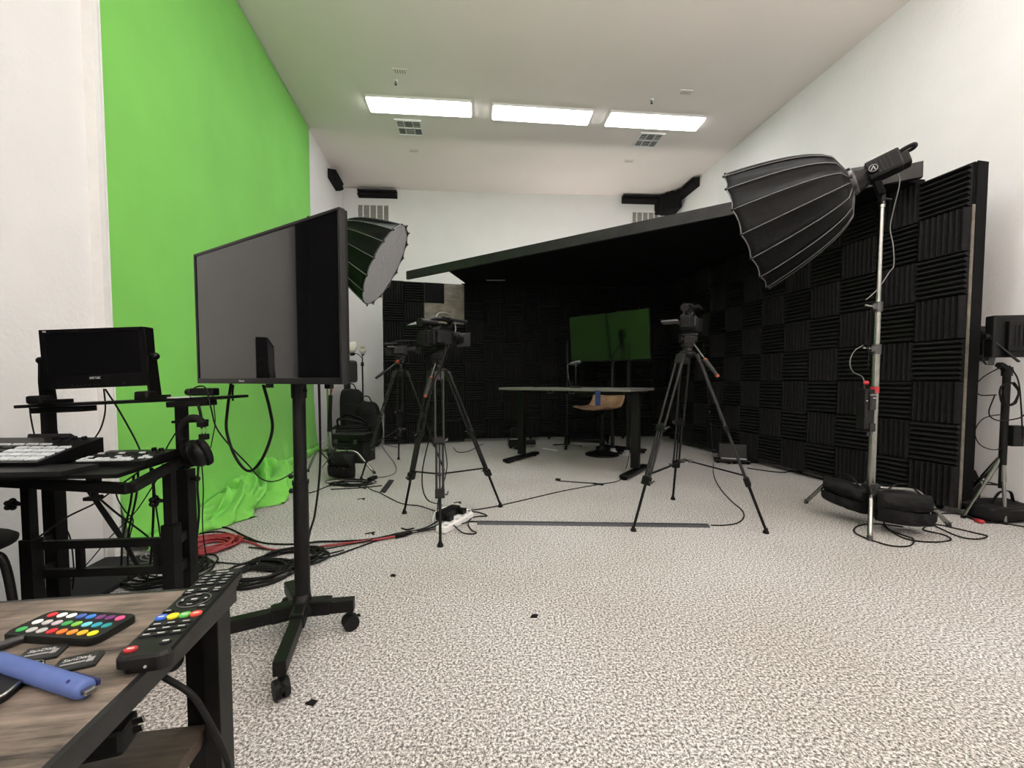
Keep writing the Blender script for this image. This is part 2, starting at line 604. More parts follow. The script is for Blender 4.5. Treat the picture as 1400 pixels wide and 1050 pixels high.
# wall vents on the back wall
def wall_vent(x0, x1, ytop, h, label):
    a = Q(x0, ytop, 7.4); b = Q(x1, ytop, 7.4)
    xm = (a.x + b.x) / 2
    yy = 7.378 + (xm + 2.942) * (.37 / 5.9)
    s = yy / 7.4
    w = (b.x - a.x) * s; zc = EYE + (a.z - EYE) * s - h / 2
    M = frame((xm * s, yy - .004, zc), 3.6)
    t = thing('wall_vent', label, 'air vent', group='white wall air vents', M=M)
    mb = MB(M); mb.box((0, 0, 0), (w - .02, .006, h - .02)); obj('backing', mb, mat('vent_shadow', (.22, .21, .19), .9), t)
    mb = MB(M)
    for q in (-1, 1):
        mb.box((0, -.008, q * (h / 2 - .014)), (w, .018, .028), bev=.002)
        mb.box((q * (w / 2 - .014), -.008, 0), (.028, .018, h - .056), bev=.002)
    obj('frame', mb, TRIM, t)
    for k in range(1, 5):
        mb = MB(M); mb.box((-w / 2 + w * k / 5, -.009, 0), (.018, .014, h - .056)); obj('bar', mb, TRIM, t)
    n = int(h / .022)
    mb = MB(M)
    for k in range(1, n):
        mb.box((0, -.005, -h / 2 + h * k / n), (w - .05, .010, .006))
    o = obj('louvers', mb, mat('vent_louver', (.50, .49, .46), .7), t); o['kind'] = 'stuff'


wall_vent(488, 533, 279, .36, 'white louvred wall vent above the left softbox')
wall_vent(862, 902, 289, .36, 'white louvred wall vent by the right corner above the black canopy')

# ---------------------------------------------------------------- foam corner traps near the ceiling
def ridged_bar(name, label, p0, p1, up, depthdir, w, depth, n):
    """foam strip from p0 to p1 with ridges along its length"""
    p0, p1 = Vector(p0), Vector(p1)
    x = (p1 - p0); L = x.length; x.normalize()
    dd = Vector(depthdir).normalized(); up = Vector(up).normalized()
    M = Matrix.Identity(4)
    for i in range(3):
        M[i][0], M[i][1], M[i][2], M[i][3] = x[i], dd[i], up[i], p0[i]
    prof = [(0, 0), (0, -w)]
    poly = [(0, 0)]
    for k in range(n):
        poly.append((-w * (k + .15) / n, depth)); poly.append((-w * (k + .6) / n, depth)); poly.append((-w * (k + .9) / n, depth * .6))
    poly.append((-w, 0))
    mb = MB(M)
    T = Matrix(((0, 0, 1, 0), (0, 1, 0, 0), (1, 0, 0, 0), (0, 0, 0, 1)))   # poly x->z, poly y->y, extrude->x
    mb.prism(poly, 0, L, T)
    return tag(obj(name, mb, FOAM), label, 'bass trap', 'black foam strips along the ceiling edge')


def back_y(x): return 7.378 + (x + 2.942) * (.37 / 5.9)


zt = CEIL - .02
ridged_bar('foam_strip', 'short black foam strip on the left wall right of the green screen', (lwx(6.50) + .004, 6.50, 4.20), (lwx(6.95) + .004, 6.95, 4.20), (0, 0, 1), (1, .14, 0), .14, .12, 2)
ridged_bar('foam_strip', 'black foam strip on the back wall above the left wall vent', (-2.66, back_y(-2.66) - .004, zt - .02), (-2.0, back_y(-2.0) - .004, zt - .02), (0, 0, 1), (.06, -1, 0), .12, .10, 2)
ridged_bar('foam_strip', 'black foam strip on the back wall beside the corner foam block', (1.98, back_y(1.98) - .004, zt), (2.62, back_y(2.62) - .004, zt), (0, 0, 1), (.06, -1, 0), .12, .12, 2)
ridged_bar('foam_strip', 'black foam strip on the right wall leading into the corner', (rwx(6.95) - .004, 6.95, zt), (rwx(7.50) - .004, 7.50, zt), (0, 0, 1), (-1, -.13, 0), .14, .12, 2)
mb = MB(frame((2.955, 7.735, CEIL - .33), -47))
poly = [(0, .02)]
mb.prism([(-.26, -.26), (-.20, -.31), (-.15, -.27), (-.10, -.33), (-.05, -.29), (0, -.34), (.05, -.29), (.10, -.33), (.15, -.27), (.20, -.31), (.26, -.26), (.02, -.02), (-.02, -.02)], 0, .31, Matrix.Rotation(math.radians(0), 4, 'Z'))
tag(obj('foam_block', mb, FOAM), 'black ridged foam block in the right back corner at the ceiling', 'bass trap')

# ---------------------------------------------------------------- green screen cloth
def green_cloth():
    mb = MB()
    # profile from the ceiling down the wall and out over the floor, along the wall
    y0, y1 = 2.285, 5.64
    NU, NV = 210, 120
    d = Vector((-.1445, 1, 0)).normalized(); n = Vector((d.y, -d.x, 0))
    key = [(0.00, .16, .02), (.06, .26, .03), (.14, .24, .05), (.24, .20, .06), (.5, .16, .06), (.72, .10, .06), (1, .07, .05)]

    def kk(u):
        for i in range(len(key) - 1):
            if key[i][0] <= u <= key[i + 1][0]:
                t = (u - key[i][0]) / (key[i + 1][0] - key[i][0]); t = t * t * (3 - 2 * t)
                return key[i][1] * (1 - t) + key[i + 1][1] * t, key[i][2] * (1 - t) + key[i + 1][2] * t
        return key[-1][1:]

    def fn(u, v):
        Y = y0 + (y1 - y0) * u
        reach, hump = kk(u)
        base = Vector((lwx(Y), Y, 0))
        if v < .55:
            t = v / .55
            z = CEIL - .005 - t * (CEIL - .62)
            off = .012 + .006 * math.sin(u * 11) * t
            crease = noise.noise(Vector((u * 7, z * 1.1, 3))) * .006 * t
            return base + n * (off + abs(crease)) + Vector((0, 0, z))
        t = (v - .55) / .45
        # lower part: leans out, then heaps and tucks on the floor
        if t < .45:
            s = t / .45
            z = .615 * (1 - s) + (hump + .03) * s
            off = .015 + (reach * .40) * s ** 2.2
        else:
            s = (t - .45) / .55
            a = s * math.pi * .62
            off = reach * .40 + reach * .60 * math.sin(min(a, math.pi / 2)) if s < .82 else reach * (1.0 - .10 * (s - .82) / .18)
            z = (hump + .03) * (1 - s ** 2.4) + .004
        q = base + n * off
        w = min(1, max(0, (t - .12) / .4)) * min(1.0, hump * 6)
        # sharp folds: ridged noise sheared along the wall
        f = Vector((Y * 3.6 + off * 2.2, off * 3.2 - Y * 1.2, z * 2.5))
        r1 = 1 - abs(noise.noise(f)) * 2.4
        r2 = 1 - abs(noise.noise(f * 2.1 + Vector((5, 2, 1)))) * 2.2
        dsp = (.085 * (r1 - .35) + .03 * (r2 - .3)) * w
        tens = .012 * math.sin(Y * 9 + z * 7) * min(1, max(0, t * 2.2)) * (1 - min(1, t / .6))
        zz = z + dsp * .8 * (1 if z > .02 else .2)
        q = q + n * (dsp * .7 + tens) + Vector((0, 0, max(zz, .006)))
        lim = (q - base).dot(n)
        if lim < .01: q += n * (.01 - lim)
        return q
    mb.grid(fn, NU, NV)
    o = obj('green_screen', mb, GREEN)
    sol = o.modifiers.new('thickness', 'SOLIDIFY'); sol.thickness = .004; sol.offset = 0
    return tag(o, 'bright green chroma cloth covering the left wall and bunching on the floor', 'green screen')


green_cloth()

# the gathered hem of the cloth, heaped on the floor
def green_heap(parent):
    path = [(-2.02, 2.45, .03), (-2.03, 2.68, .08), (-2.04, 2.95, .135), (-2.03, 3.22, .18), (-2.12, 3.52, .20), (-2.26, 3.88, .18), (-2.38, 4.2, .11), (-2.46, 4.6, .05)]
    pts = smooth_path([Vector((a, b, c)) for a, b, c in path], 16)
    m = len(pts) - 1

    def fn(u, v):
        f = u * m; i = min(int(f), m - 1); p = pts[i].lerp(pts[i + 1], f - i)
        t = (pts[i + 1] - pts[i]); t.z = 0; t.normalize(); n = Vector((t.y, -t.x, 0))
        r = p.z
        a = math.pi * (v * 1.16 - .08)
        L = u * 3.0
        q = Vector((L * 2.3 + 1.0 * math.cos(a), math.sin(a) * 1.1 - L * .7, math.cos(a) * .9))
        f1 = abs(noise.noise(q)); f2 = abs(noise.noise(q * 2.0 + Vector((3.3, 7, 1)))); f3 = noise.noise(q * .7 + Vector((9, 1, 4)))
        k = 1.25 + .45 * f3 - 1.5 * f1 ** .85 - .40 * f2
        k = max(.42, k)
        off = n * (math.cos(a) * r * 1.15 * k)
        return Vector((p.x, p.y, 0)) + off + Vector((0, 0, max(.006, math.sin(a) * r * 1.15 * k + .006)))
    mb = MB(); mb.grid(fn, 300, 60)
    o = obj('gathered_hem', mb, GREEN, parent)
    return o


green_heap(bpy.data.objects['green_screen'])


def uplight(x, y, label):  # made-up uplight, kept out of view, added to lift the ceiling brightness
    t = thing('added_uplight', label, 'floor lamp', (x, y, 0))
    b = Vector((x, y, 0))
    mb = MB(); mb.lathe([(.001, 0), (.15, 0), (.15, .02), (.03, .04), (.001, .04)], Matrix.Translation(b), n=26); obj('base', mb, BLACKM, t)
    mb = MB(); mb.cyl(b + Vector((0, 0, .03)), b + Vector((0, 0, 1.72)), .014); obj('pole', mb, BLACKM, t)
    mb = MB(); mb.lathe([(.02, 1.70), (.08, 1.73), (.15, 1.80), (.17, 1.86), (.165, 1.86), (.14, 1.805), (.075, 1.745), (.02, 1.72)], Matrix.Translation(b), n=30); obj('bowl', mb, BLACKM, t)
    mb = MB(); mb.ball((x, y, 1.78), .055, (1, 1, .6)); obj('bulb', mb, BULB, t)


BULB = glow('added_uplight_bulb', (1.0, .94, .88), UPLIGHT_STRENGTH)
uplight(.9, -1.2, 'black torchiere added unseen behind the camera to brighten the ceiling, left of its pair')
uplight(2.7, -1.2, 'black torchiere added unseen behind the camera to brighten the ceiling, right of its pair')
BULB = glow('added_booth_bulb', (1.0, .925, .85), UPLIGHT_STRENGTH * .11)  # weaker added bulb hidden behind the booth, lifts back wall and ceiling
uplight(1.15, 7.28, 'black torchiere added unseen behind the dark foam booth to brighten the back wall')

# dark grey floor mat along the left wall
mb = MB(lw_frame(1.0)); mb.box((.55, .16, .012), (1.32, .30, .024), bev=.006)
tag(obj('floor_mat', mb, DGREY), 'dark grey rubber mat on the floor along the white left wall', 'mat')
# white strip on the floor where the green cloth ends
mb = MB(); mb.tube([P(172, 779, .012), P(205, 763, .012), P(246, 744, .012)], .011, 8, 3)
tag(obj('white_pipe', mb, WHITEP), 'white plastic pipe on the floor along the foot of the green cloth', 'pipe')

# ---------------------------------------------------------------- foam panels and canopy
TILE = .3048


def tile_mesh(horizontal):
    n = 8
    dep = .046
    w = TILE - .006
    mb = MB()
    poly = [(-w / 2, 0), (-w / 2, .012)]
    for k in range(n):
        a = -w / 2 + w * k / n
        poly += [(a + w / n * .38, dep), (a + w / n * .62, dep), (a + w / n, .012)]
    poly.append((w / 2, 0))
    # local: x across, y to the front is negative
    if horizontal:
        T = Matrix(((0, 0, 1, -w / 2), (0, -1, 0, 0), (1, 0, 0, 0), (0, 0, 0, 1)))
    else:
        T = Matrix(((1, 0, 0, 0), (0, -1, 0, 0), (0, 0, 1, -w / 2), (0, 0, 0, 1)))
    mb.prism(poly, 0, w, T)
    me = bpy.data.meshes.new('foam_tile')
    me.from_pydata([tuple(v) for v in mb.v], [], mb.f)
    me.update()
    bm = bmesh.new(); bm.from_mesh(me); bmesh.ops.recalc_face_normals(bm, faces=bm.faces); bm.to_mesh(me); bm.free()
    me.materials.append(FOAM)
    return me


TILE_H, TILE_V = tile_mesh(True), tile_mesh(False)


def acoustic_panel(start, direc, cols, col0, label, z0=.05, skip=(), board=None, raw_edge=False, casters=True, joint=False):
    d = Vector((*direc, 0)).normalized(); y = Vector((-d.y, d.x, 0))
    M = Matrix.Identity(4)
    o = Vector((*start, z0))
    for i in range(3):
        M[i][0], M[i][1], M[i][2], M[i][3] = d[i], y[i], (0, 0, 1)[i], o[i]
    t = thing('acoustic_panel', label, 'acoustic panel', group='foam covered booth panels', M=M)
    W = cols * TILE; H = 8 * TILE
    mb = MB(M); mb.box((W / 2, .009, H / 2), (W - .002, .016, H)); obj('board', mb, board or MATTE, t)
    mb = MB(M)
    for x in (.02, W / 2, W - .02): mb.box((x, .061, H / 2), (.038, .086, H))
    for z in (.02, H / 2, H - .02): mb.box((W / 2, .061, z), (W - .002, .084, .038))
    obj('frame', mb, MATTE, t)
    if joint:
        mb = MB(M); mb.box((-.004, .045, H / 2), (.07, .050, H)); obj('light_stop_strip', mb, MATTE, t)  # added hidden strip that stops light leaking through the panel seam
    if raw_edge:
        mb = MB(M); mb.box((W + .003, .006, H * .44), (.006, .022, H * .88)); obj('raw_edge', mb, PLY, t)
        mb = MB(M); mb.box((W + .0045, .066, H / 2), (.009, .094, H + .01)); obj('end_board', mb, MATTE, t)
    for i in range(cols):
        for k in range(8):
            if (i, k) in skip: continue
            hor = (i + col0 + k) % 2 == 0
            loc = Matrix.Translation(Vector(((i + .5) * TILE, 0, (k + .5) * TILE)))
            loc = loc @ Matrix.Rotation(random.uniform(-.006, .006), 4, 'Y') @ Matrix.Translation(Vector((random.uniform(-.002, .002), -random.uniform(0, .003), random.uniform(-.002, .002))))
            link_mesh('foam_tile', TILE_H if hor else TILE_V, t, loc)
    if casters and z0 > .03:
        for x in (.15, W - .15):
            mb = MB(M)
            mb.box((x, .06, -.008), (.05, .05, .014)); mb.cyl(M.inverted() @ (M @ Vector((x - .012, .06, -z0 + .024))), (x + .012, .06, -z0 + .024), .0235, n=14)
            obj('caster', mb, RUBBER, t)
    return t


pa = acoustic_panel((-1.925, 6.25), (.966, .26), 4, 0, 'tall foam tiled panel at the left end of the booth with a bare wood patch', z0=.02,
                    skip=((2, 7), (3, 7), (2, 6), (3, 6)), casters=False)
M = WM[pa.name]
mb = MB(M); mb.box((3 * TILE, -.002, 7 * TILE), (TILE * 2, .006, TILE * 2)); obj('bare_plywood', mb, PLY, pa)
mb = MB(M); mb.box((2.5 * TILE, -.004, 7.5 * TILE), (TILE * .98, .010, TILE)); obj('painted_patch', mb, MATTE, pa)
mb = MB(M); mb.box((3.75 * TILE, -.006, 7 * TILE), (.13, .012, 2 * TILE)); obj('bare_stud', mb, PLY, pa)
B1 = Vector((-1.925, 6.25)) + Vector((.966, .26)) * 4 * TILE
acoustic_panel((B1.x + .005, B1.y + .003), (.985, .174), 4, 0, 'foam tiled panel of the dark booth behind the left end of the desk', z0=.045, joint=True)
B2 = B1 + Vector((.985, .174)) * 4 * TILE
acoustic_panel((B2.x + .012, B2.y + .004), (.9985, .055), 4, 0, 'foam tiled panel of the dark booth behind the microphone', z0=.045, joint=True)
acoustic_panel((1.70, 6.86), (1, 0), 4, 0, 'foam tiled panel of the dark booth behind the far green glowing television', z0=.045, joint=True)
RD = Vector((.189, -.982)).normalized()
RE = Vector((3.21, 2.97))
for k, lab in enumerate(['foam tiled panel at the dark far end of the right booth wall', 'foam tiled panel in the middle of the right booth wall', 'tall foam tiled panel nearest on the right with a raw wood edge']):
    st = RE - RD * (TILE * 4 * (3 - k))
    acoustic_panel((st.x + .004 * RD.x * k, st.y + .004 * RD.y * k), RD, 4, k * 4, lab, z0=.05, raw_edge=(k == 2))

# canopy: slanting front beam and flat black roof
fa, fb = Vector((-1.53, 6.16, 2.50)), Vector((3.09, 3.21, 2.555))
can = thing('canopy', 'flat black canopy roof with a slanting front beam over the booth', 'canopy', (fa + fb) / 2)
mb = MB(); mb.bar(fa, fb, .04, .115); obj('front_beam', mb, mat('black_painted_timber', (.010, .010, .010), .5, var=.6, scale=9, spec=.4), can)
mb = MB()
dirf = (fb - fa)
r0 = fa + dirf * .13 + Vector((.03, .05, 0))
roof = [(r0.x, r0.y), (3.06, 3.28), (3.20, 3.30), (2.95, 6.98), (1.7, 6.96), (.45, 6.88), (-.72, 6.66)]
mb.prism(roof, 2.491, 2.525); obj('roof', mb, MATTE, can)
mb = MB(); mb.box(tuple(Q(678, 383.5, 5.6)), (.24, .03, .012)); obj('bracket', mb, GREYM, can)

# ---------------------------------------------------------------- television on a rolling cart
tvL, tvR = Vector((-1.384, 1.84, 0)), Vector((-.543, 1.34, 0))
tvx = (tvR - tvL).normalized(); tvw = (tvR - tvL).length
tvy = Vector((-tvx.y, tvx.x, 0))
M = Matrix.Identity(4)
o = (tvL + tvR) / 2 + Vector((0, 0, .957))
for i in range(3):
    M[i][0], M[i][1], M[i][2], M[i][3] = tvx[i], tvy[i], (0, 0, 1)[i], o[i]
TVM = M.copy(); tvh = .560


def television(M, w, h, label, name='television', word=None, rear=True, screen=SCREEN):
    t = thing(name, label, 'television', M=M)
    b = .010
    mb = MB(M)
    mb.box((0, .017, h / 2), (w - .004, .026, h - .004), bev=.003)
    obj('housing', mb, BLACKP, t)
    mb = MB(M)
    for s in (-1, 1): mb.box((s * (w / 2 - b / 2), .008, h / 2), (b, .022, h), bev=.002)
    mb.box((0, .008, h - b / 2), (w - 2 * b, .022, b), bev=.002)
    mb.box((0, .008, .011), (w - 2 * b, .022, .022), bev=.002)
    obj('bezel', mb, GREYM if word else BLACKP, t)
    mb = MB(M); mb.box((0, .004, h / 2 + .006), (w - 2 * b, .005, h - b - .022)); obj('screen', mb, screen, t)
    if rear:
        mb = MB(M); mb.box((.02, .065, .044), (w * .84, .085, .078), bev=.010); mb.box((.02, .040, .24), (w * .70, .04, .36), bev=.010); obj('rear_housing', mb, BLACKP, t)
    if word:
        T = M @ Matrix.Translation((-.12, -.0035, .011)) @ Matrix.Rotation(math.pi / 2, 4, 'X')
        text('lettering', word, .013, OFFW, t, T)
    return t


television(TVM, tvw, tvh, 'large dark television on a rolling stand in front of the green screen', word='Hisense')

# rolling stand
hub = Vector((-.80, 1.555, .10))
cart = thing('television_stand', 'black rolling pole stand with four castors under the large dark television', 'stand', (hub.x, hub.y, 0))
pole_top = Vector((-.835, 1.635, 1.28)); pole_bot = Vector((-.798, 1.555, .12))
mb = MB(); mid = pole_bot.lerp(pole_top, .40)
mb.cyl(mid, pole_top, .0235, n=20); obj('upper_pole', mb, BLACKM, cart)
mb = MB(); mb.cyl(pole_bot, mid, .0275, n=20); mb.cyl(mid + Vector((0, 0, -.012)), mid + Vector((0, 0, .004)), .030, n=20)
lp = obj('lower_pole', mb, BLACKM, cart)
mb = MB()
for z in (.02, -.035): mb.ball(mid + Vector((-.03, -.012, z)), .009)
obj('set_screw', mb, GREYM, lp)
c2 = pole_bot.lerp(pole_top, .70)
mb = MB(); mb.cyl(c2 + Vector((0, 0, -.03)), c2 + Vector((0, 0, .03)), .028, n=20); mb.ball(c2 + Vector((.03, -.01, 0)), .008)
obj('collar', mb, BLACKM, cart)
arms = [('front', Vector((.098, -.335, 0))), ('back', Vector((-.145, .175, 0))), ('left', Vector((-.36, -.20, 0))), ('right', Vector((.185, .035, 0)))]
mb = MB()
mb.lathe([(.030, .16), (.034, .135), (.045, .115), (.050, .105), (.050, .085), (.001, .085)][::-1], Matrix.Translation((hub.x, hub.y, .0)), n=20)
for nme, a in arms:
    u = a.normalized()
    mb.bar(hub + Vector((0, 0, .006)), hub + u * .105 + Vector((0, 0, .004)), .050, .058, bev=.008)
obj('hub', mb, BLACKM, cart)
for nme, a in arms:
    mb = MB(); u = a.normalized()
    mb.bar(hub + u * .05, hub + a, .038, .046, bev=.003)
    lg = obj('leg', mb, BLACKM, cart)
    e = hub + a - u * .016
    mb = MB()
    side = Vector((-u.y, u.x, 0))
    roll = (u + side * .5).normalized()
    ax = Vector((-roll.y, roll.x, 0))
    for s in (-1, 1):
        mb.cyl(e + ax * (s * .004) + Vector((0, 0, .030 - .10)), e + ax * (s * .021) + Vector((0, 0, .030 - .10)), .0295, n=18)
    mb.cyl(e + Vector((0, 0, -.05)), e + Vector((0, 0, -.022)), .009)
    mb.box((0, 0, 0), (.045, .010, .034), Matrix.Translation(e + Vector((0, 0, -.060))) @ Matrix.Rotation(math.atan2(roll.y, roll.x), 4, 'Z'), bev=.003)
    mb.box((.028, 0, 0), (.020, .016, .006), Matrix.Translation(e + Vector((0, 0, -.055))) @ Matrix.Rotation(math.atan2(roll.y, roll.x), 4, 'Z'), bev=.002)
    obj('caster', mb, RUBBER, lg)
mb = MB(TVM)
mb.box((.07, .125, .30), (.46, .02, .045)); mb.box((.13, .12, .30), (.10, .05, .12), bev=.004)
for x in (-.115, .275): mb.box((x, .103, .24), (.032, .016, .515))
obj('mount_bracket', mb, BLACKM, cart)

# ---------------------------------------------------------------- foreground side table and the things on it
corner = Vector((-.353, .519, .71))
TA = 9.0
TM = frame(corner, TA)
tab = thing('side_table', 'low side table with rustic wood top and black metal legs nearest the camera', 'table', M=frame((corner.x, corner.y, 0), TA))
TW, TD = .62, .50
mb = MB(TM); mb.box((-TW / 2, -TD / 2, -.009), (TW - .006, TD - .006, .018), bev=.002); obj('table_top', mb, RUST, tab)
mb = MB(TM)
for s in (0, 1): mb.box((-.001 - s * (TW - .002), -TD / 2, -.0105), (.006, TD + .002, .020))
for s in (0, 1): mb.box((-TW / 2, -.001 - s * (TD - .002), -.0105), (TW - .01, .006, .020))
obj('edge_band', mb, GREYM, tab)
zs = -.166
mb = MB(TM); mb.box((-TW / 2 + .0, -TD / 2 - .0, zs - .009), (TW - .055, TD - .03, .018), bev=.001); obj('lower_shelf', mb, RUSTD, tab)
for sx in (0, 1):
    for sy in (0, 1):
        T = Matrix.Translation((-.004 - sx * (TW - .008), -.010 - sy * (TD - .02), 0)) @ Matrix.Scale(-1 if sx else 1, 4, (1, 0, 0)) @ Matrix.Scale(-1 if sy else 1, 4, (0, 1, 0))
        mb = MB(TM)
        # channel leg: web at the back, outer post in front, arched head plate
        mb.box((-.025, .004, -.365), (.050, .004, .69), T)
        mb.box((-.0085, -.010, -.365), (.017, .026, .69), T, bev=.001)
        if not sx:
            arch = [(-.0, -.021), (-.0, -.050), (-.017, -.062)] if False else None
        poly = [(-.001, -.020), (-.001, -.075), (-.017, -.075)]
        for k in range(9):
            a = math.pi / 2 * k / 8 * 2
            poly.append((-.0335 + .0165 * math.cos(a), -.060 + .0165 * math.sin(a) + .0))
        poly += [(-.050, -.075), (-.085, -.020)]
        R = T @ Matrix(((1, 0, 0, 0), (0, 0, 1, 0), (0, 1, 0, 0), (0, 0, 0, 1)))
        mb.prism(poly, -.022, -.010, R)
        lg = obj('leg', mb, BLACKM, tab)
        mb = MB(TM); mb.box((-.025, -.008, -.7085), (.05, .03, .003), T); obj('foot', mb, RUBBER, lg)

ZT = .7103


def quad_frame(nl, nr, fr, fl_, z):
    a, b, c, dd = P(*nl, z), P(*nr, z), P(*fr, z), P(*fl_, z)
    ctr = (a + b + c + dd) / 4
    u = ((c + dd) - (a + b)).normalized()        # along, away
    L = ((c + dd) / 2 - (a + b) / 2).length
    W = ((b - a).length + (c - dd).length) / 2
    v = Vector((u.y, -u.x, 0))
    M = Matrix.Identity(4)
    for i in range(3):
        M[i][0], M[i][1], M[i][2], M[i][3] = v[i], u[i], (0, 0, 1)[i], ctr[i]
    return M, W, L


def rounded(w, h, r, n=5):
    out = []
    for cx, cy, a0 in ((w / 2 - r, h / 2 - r, 0), (-w / 2 + r, h / 2 - r, 90), (-w / 2 + r, -h / 2 + r, 180), (w / 2 - r, -h / 2 + r, 270)):
        for k in range(n + 1):
            a = math.radians(a0 + 90 * k / n)
            out.append((cx + r * math.cos(a), cy + r * math.sin(a)))
    return out


def ell(rx, ry, cx=0, cy=0, n=18):
    return [(cx + rx * math.cos(2 * math.pi * k / n), cy + ry * math.sin(2 * math.pi * k / n)) for k in range(n)]


# television remote
M, W, L = quad_frame((149, 901), (232, 893), (333, 775), (283, 780), .7285)
W *= .97
rem = thing('television_remote', 'long black television remote with four coloured buttons across the table corner', 'remote control', M=M)
mb = MB(M)
o1 = rounded(W, L, .009); o2 = rounded(W - .003, L - .003, .009)
mb.prism(rounded(W - .006, L - .010, .008), -.0181, -.010); mb.prism(o1, -.0105, -.0030)
n = len(o1)
mb.add([(x, y, -.0030) for x, y in o1] + [(x, y, 0) for x, y in o2], [(j, (j + 1) % n, n + (j + 1) % n, n + j) for j in range(n)] + [tuple(range(n, 2 * n))])
obj('body', mb, mat('remote_shell', (.008, .0085, .0085), .45, var=.15, spec=.3), rem)


def button(u, v, rx, ry, m, label=None, mark=True, box=False, h=.0016):
    """u along the remote from the near end (0..1), v across (0..1)"""
    x = (v - .5) * W; y = (u - .5) * L
    mb = MB(M)
    T = Matrix.Translation((x, y, 0))
    mb.prism(rounded(rx * 2, ry * 2, min(rx, ry) * .45, 3) if box else ell(rx, ry), 0, h, T)
    b = obj('button', mb, m, rem)
    if label: b['label'] = label
    if mark:
        mb = MB(M); mb.box((x, y, h + .0002), (rx * 1.0, ry * .42, .0003)); obj('mark', mb, OFFW, b)


RB = mat('remote_button', (.012, .0125, .014), .5, spec=.3)
button(.065, .20, .0052, .0042, RED, 'red power button')
button(.10, .76, .0050, .0040, RB)
for r, u in enumerate((.185, .235, .285)):
    for v in (.22, .50, .80): button(u, v, .0058, .0030, RB, box=True)
for v, m, l in ((.14, mat('button_blue', (.03, .12, .55), .5), 'blue button'), (.38, mat('button_yellow', (.75, .62, .03), .5), 'yellow button'),
                (.62, mat('button_green', (.10, .42, .08), .5), 'green button'), (.86, mat('button_red', (.60, .06, .04), .5), 'red oval button')):
    button(.365, v, .0052, .0050, m, l, mark=(l != 'yellow button'))
button(.43, .16, .0045, .0024, RB, box=True); button(.45, .84, .0045, .0024, RB, box=True)
# ring pad
mb = MB(M); cy = (.545 - .5) * L
pts = [(.0150 * math.cos(2 * math.pi * k / 28), cy + .0150 * math.sin(2 * math.pi * k / 28), .0006) for k in range(29)]
mb.tube(pts, .0006, 4, 1); obj('ring', mb, mat('ring_grey', (.10, .10, .10), .3), rem)
button(.545, .5, .0055, .0055, RB)
for u, v, a, b in ((.545, .24, .0022, .0040), (.545, .76, .0022, .0040), (.485, .5, .0050, .0020), (.605, .5, .0050, .0020)): button(u, v, a, b, RB)
for v in (.18, .5, .82): button(.675, v, .0058, .0042, RB, box=True)
button(.645, .18, .0050, .0022, RB, box=True); button(.645, .82, .0050, .0022, RB, box=True)
for u in (.755, .80, .845, .89):
    for v in (.22, .50, .80): button(u, v, .0056, .0026, RB, box=True)
text('lettering', 'Hisense', .0045, OFFW, rem, M @ Matrix.Translation((0, L * .455, .0002)))
mb = MB(M); mb.cyl((.004, -L / 2 - .001, -.010), (.004, -L / 2 + .004, -.010), .0012, n=8); obj('infrared_led', mb, SILVER, rem)

# small colour remote
M, W, L = quad_frame((8, 866), (131, 873), (182, 843), (59.5, 838), .7172)
cr = thing('light_remote', 'small flat black remote with rows of coloured oval buttons', 'remote control', M=M)
nl, nr, fr = P(8, 866, .7172), P(131, 873, .7172), P(182, 843, .7172)
cx = (nr - nl).normalized(); cyv = Vector((-cx.y, cx.x, 0))
M = Matrix.Identity(4)
ctr = (P(8, 866, .7172) + P(131, 873, .7172) + P(182, 843, .7172) + P(59.5, 838, .7172)) / 4 + cyv * .002
for i in range(3):
    M[i][0], M[i][1], M[i][2], M[i][3] = cx[i], cyv[i], (0, 0, 1)[i], ctr[i]
W, L = .104, .047
mb = MB(M); mb.prism(rounded(W, L, .010), -.0068, -.0012); mb.prism(rounded(W - .002, L - .002, .010), -.0013, 0)
obj('body', mb, mat('remote_face', (.007, .0075, .007), .5, spec=.3), cr)
cc = dict(r=(.55, .02, .03), w=(.75, .75, .75), b=(.05, .11, .42), B=(.04, .20, .65), p=(.14, .03, .16), k=(.75, .08, .25), g=(.04, .34, .08), G=(.20, .50, .06),
          c=(.16, .58, .66), t=(.02, .32, .42), T=(.02, .26, .28), o=(.66, .16, .02), O=(.75, .24, .03), a=(.80, .42, .02), y=(.85, .75, .02), s=(.46, .46, .46), l=(.50, .42, .50))
cm = {k: mat('oval_' + str(i), v, .5, var=.03) for i, (k, v) in enumerate(cc.items())}
for r, row in enumerate(('gssroOay', 'wslgGctT', 'rwwbBppk')):
    for i, ch in enumerate(row):
        x = -.0395 + i * .0113; y = -.0135 + r * .0133
        mb = MB(M); mb.prism(ell(.0042, .0042, x, y, 14), -.0002, .0009)
        obj('button', mb, cm[ch], cr)

# memory cards
def sd_card(px, ang, label):
    c = P(*px, .7103); M = frame(c, ang)
    t = thing('memory_card', label, 'memory card', group='memory cards on the table', M=M)
    mb = MB(M); mb.prism([(-.016, -.012), (.016, -.012), (.016, .008), (.012, .012), (-.016, .012)], 0, .0021); obj('body', mb, mat('card_black', (.008, .008, .009), .5), t)
    mb = MB(M); mb.box((-.001, -.001, .0022), (.026, .019, .0003)); lb = obj('print_label', mb, mat('card_label', (.010, .010, .012), .4), t)
    T = M @ Matrix.Translation((-.002, .0045, .0024))
    text('lettering', 'SanDisk', .0062, OFFW, lb, T, .0001)
    mb = MB(M); mb.box((-.003, -.002, .0024), (.017, .0022, .0002)); mb.box((.009, -.001, .0024), (.005, .007, .0002)); obj('print', mb, mat('card_print', (.30, .30, .31), .6), lb)


sd_card((58, 895), 22, 'black memory card half hidden behind the blue pen drive')
sd_card((107, 907), 26, 'black memory card between the blue pen drive and the long remote')

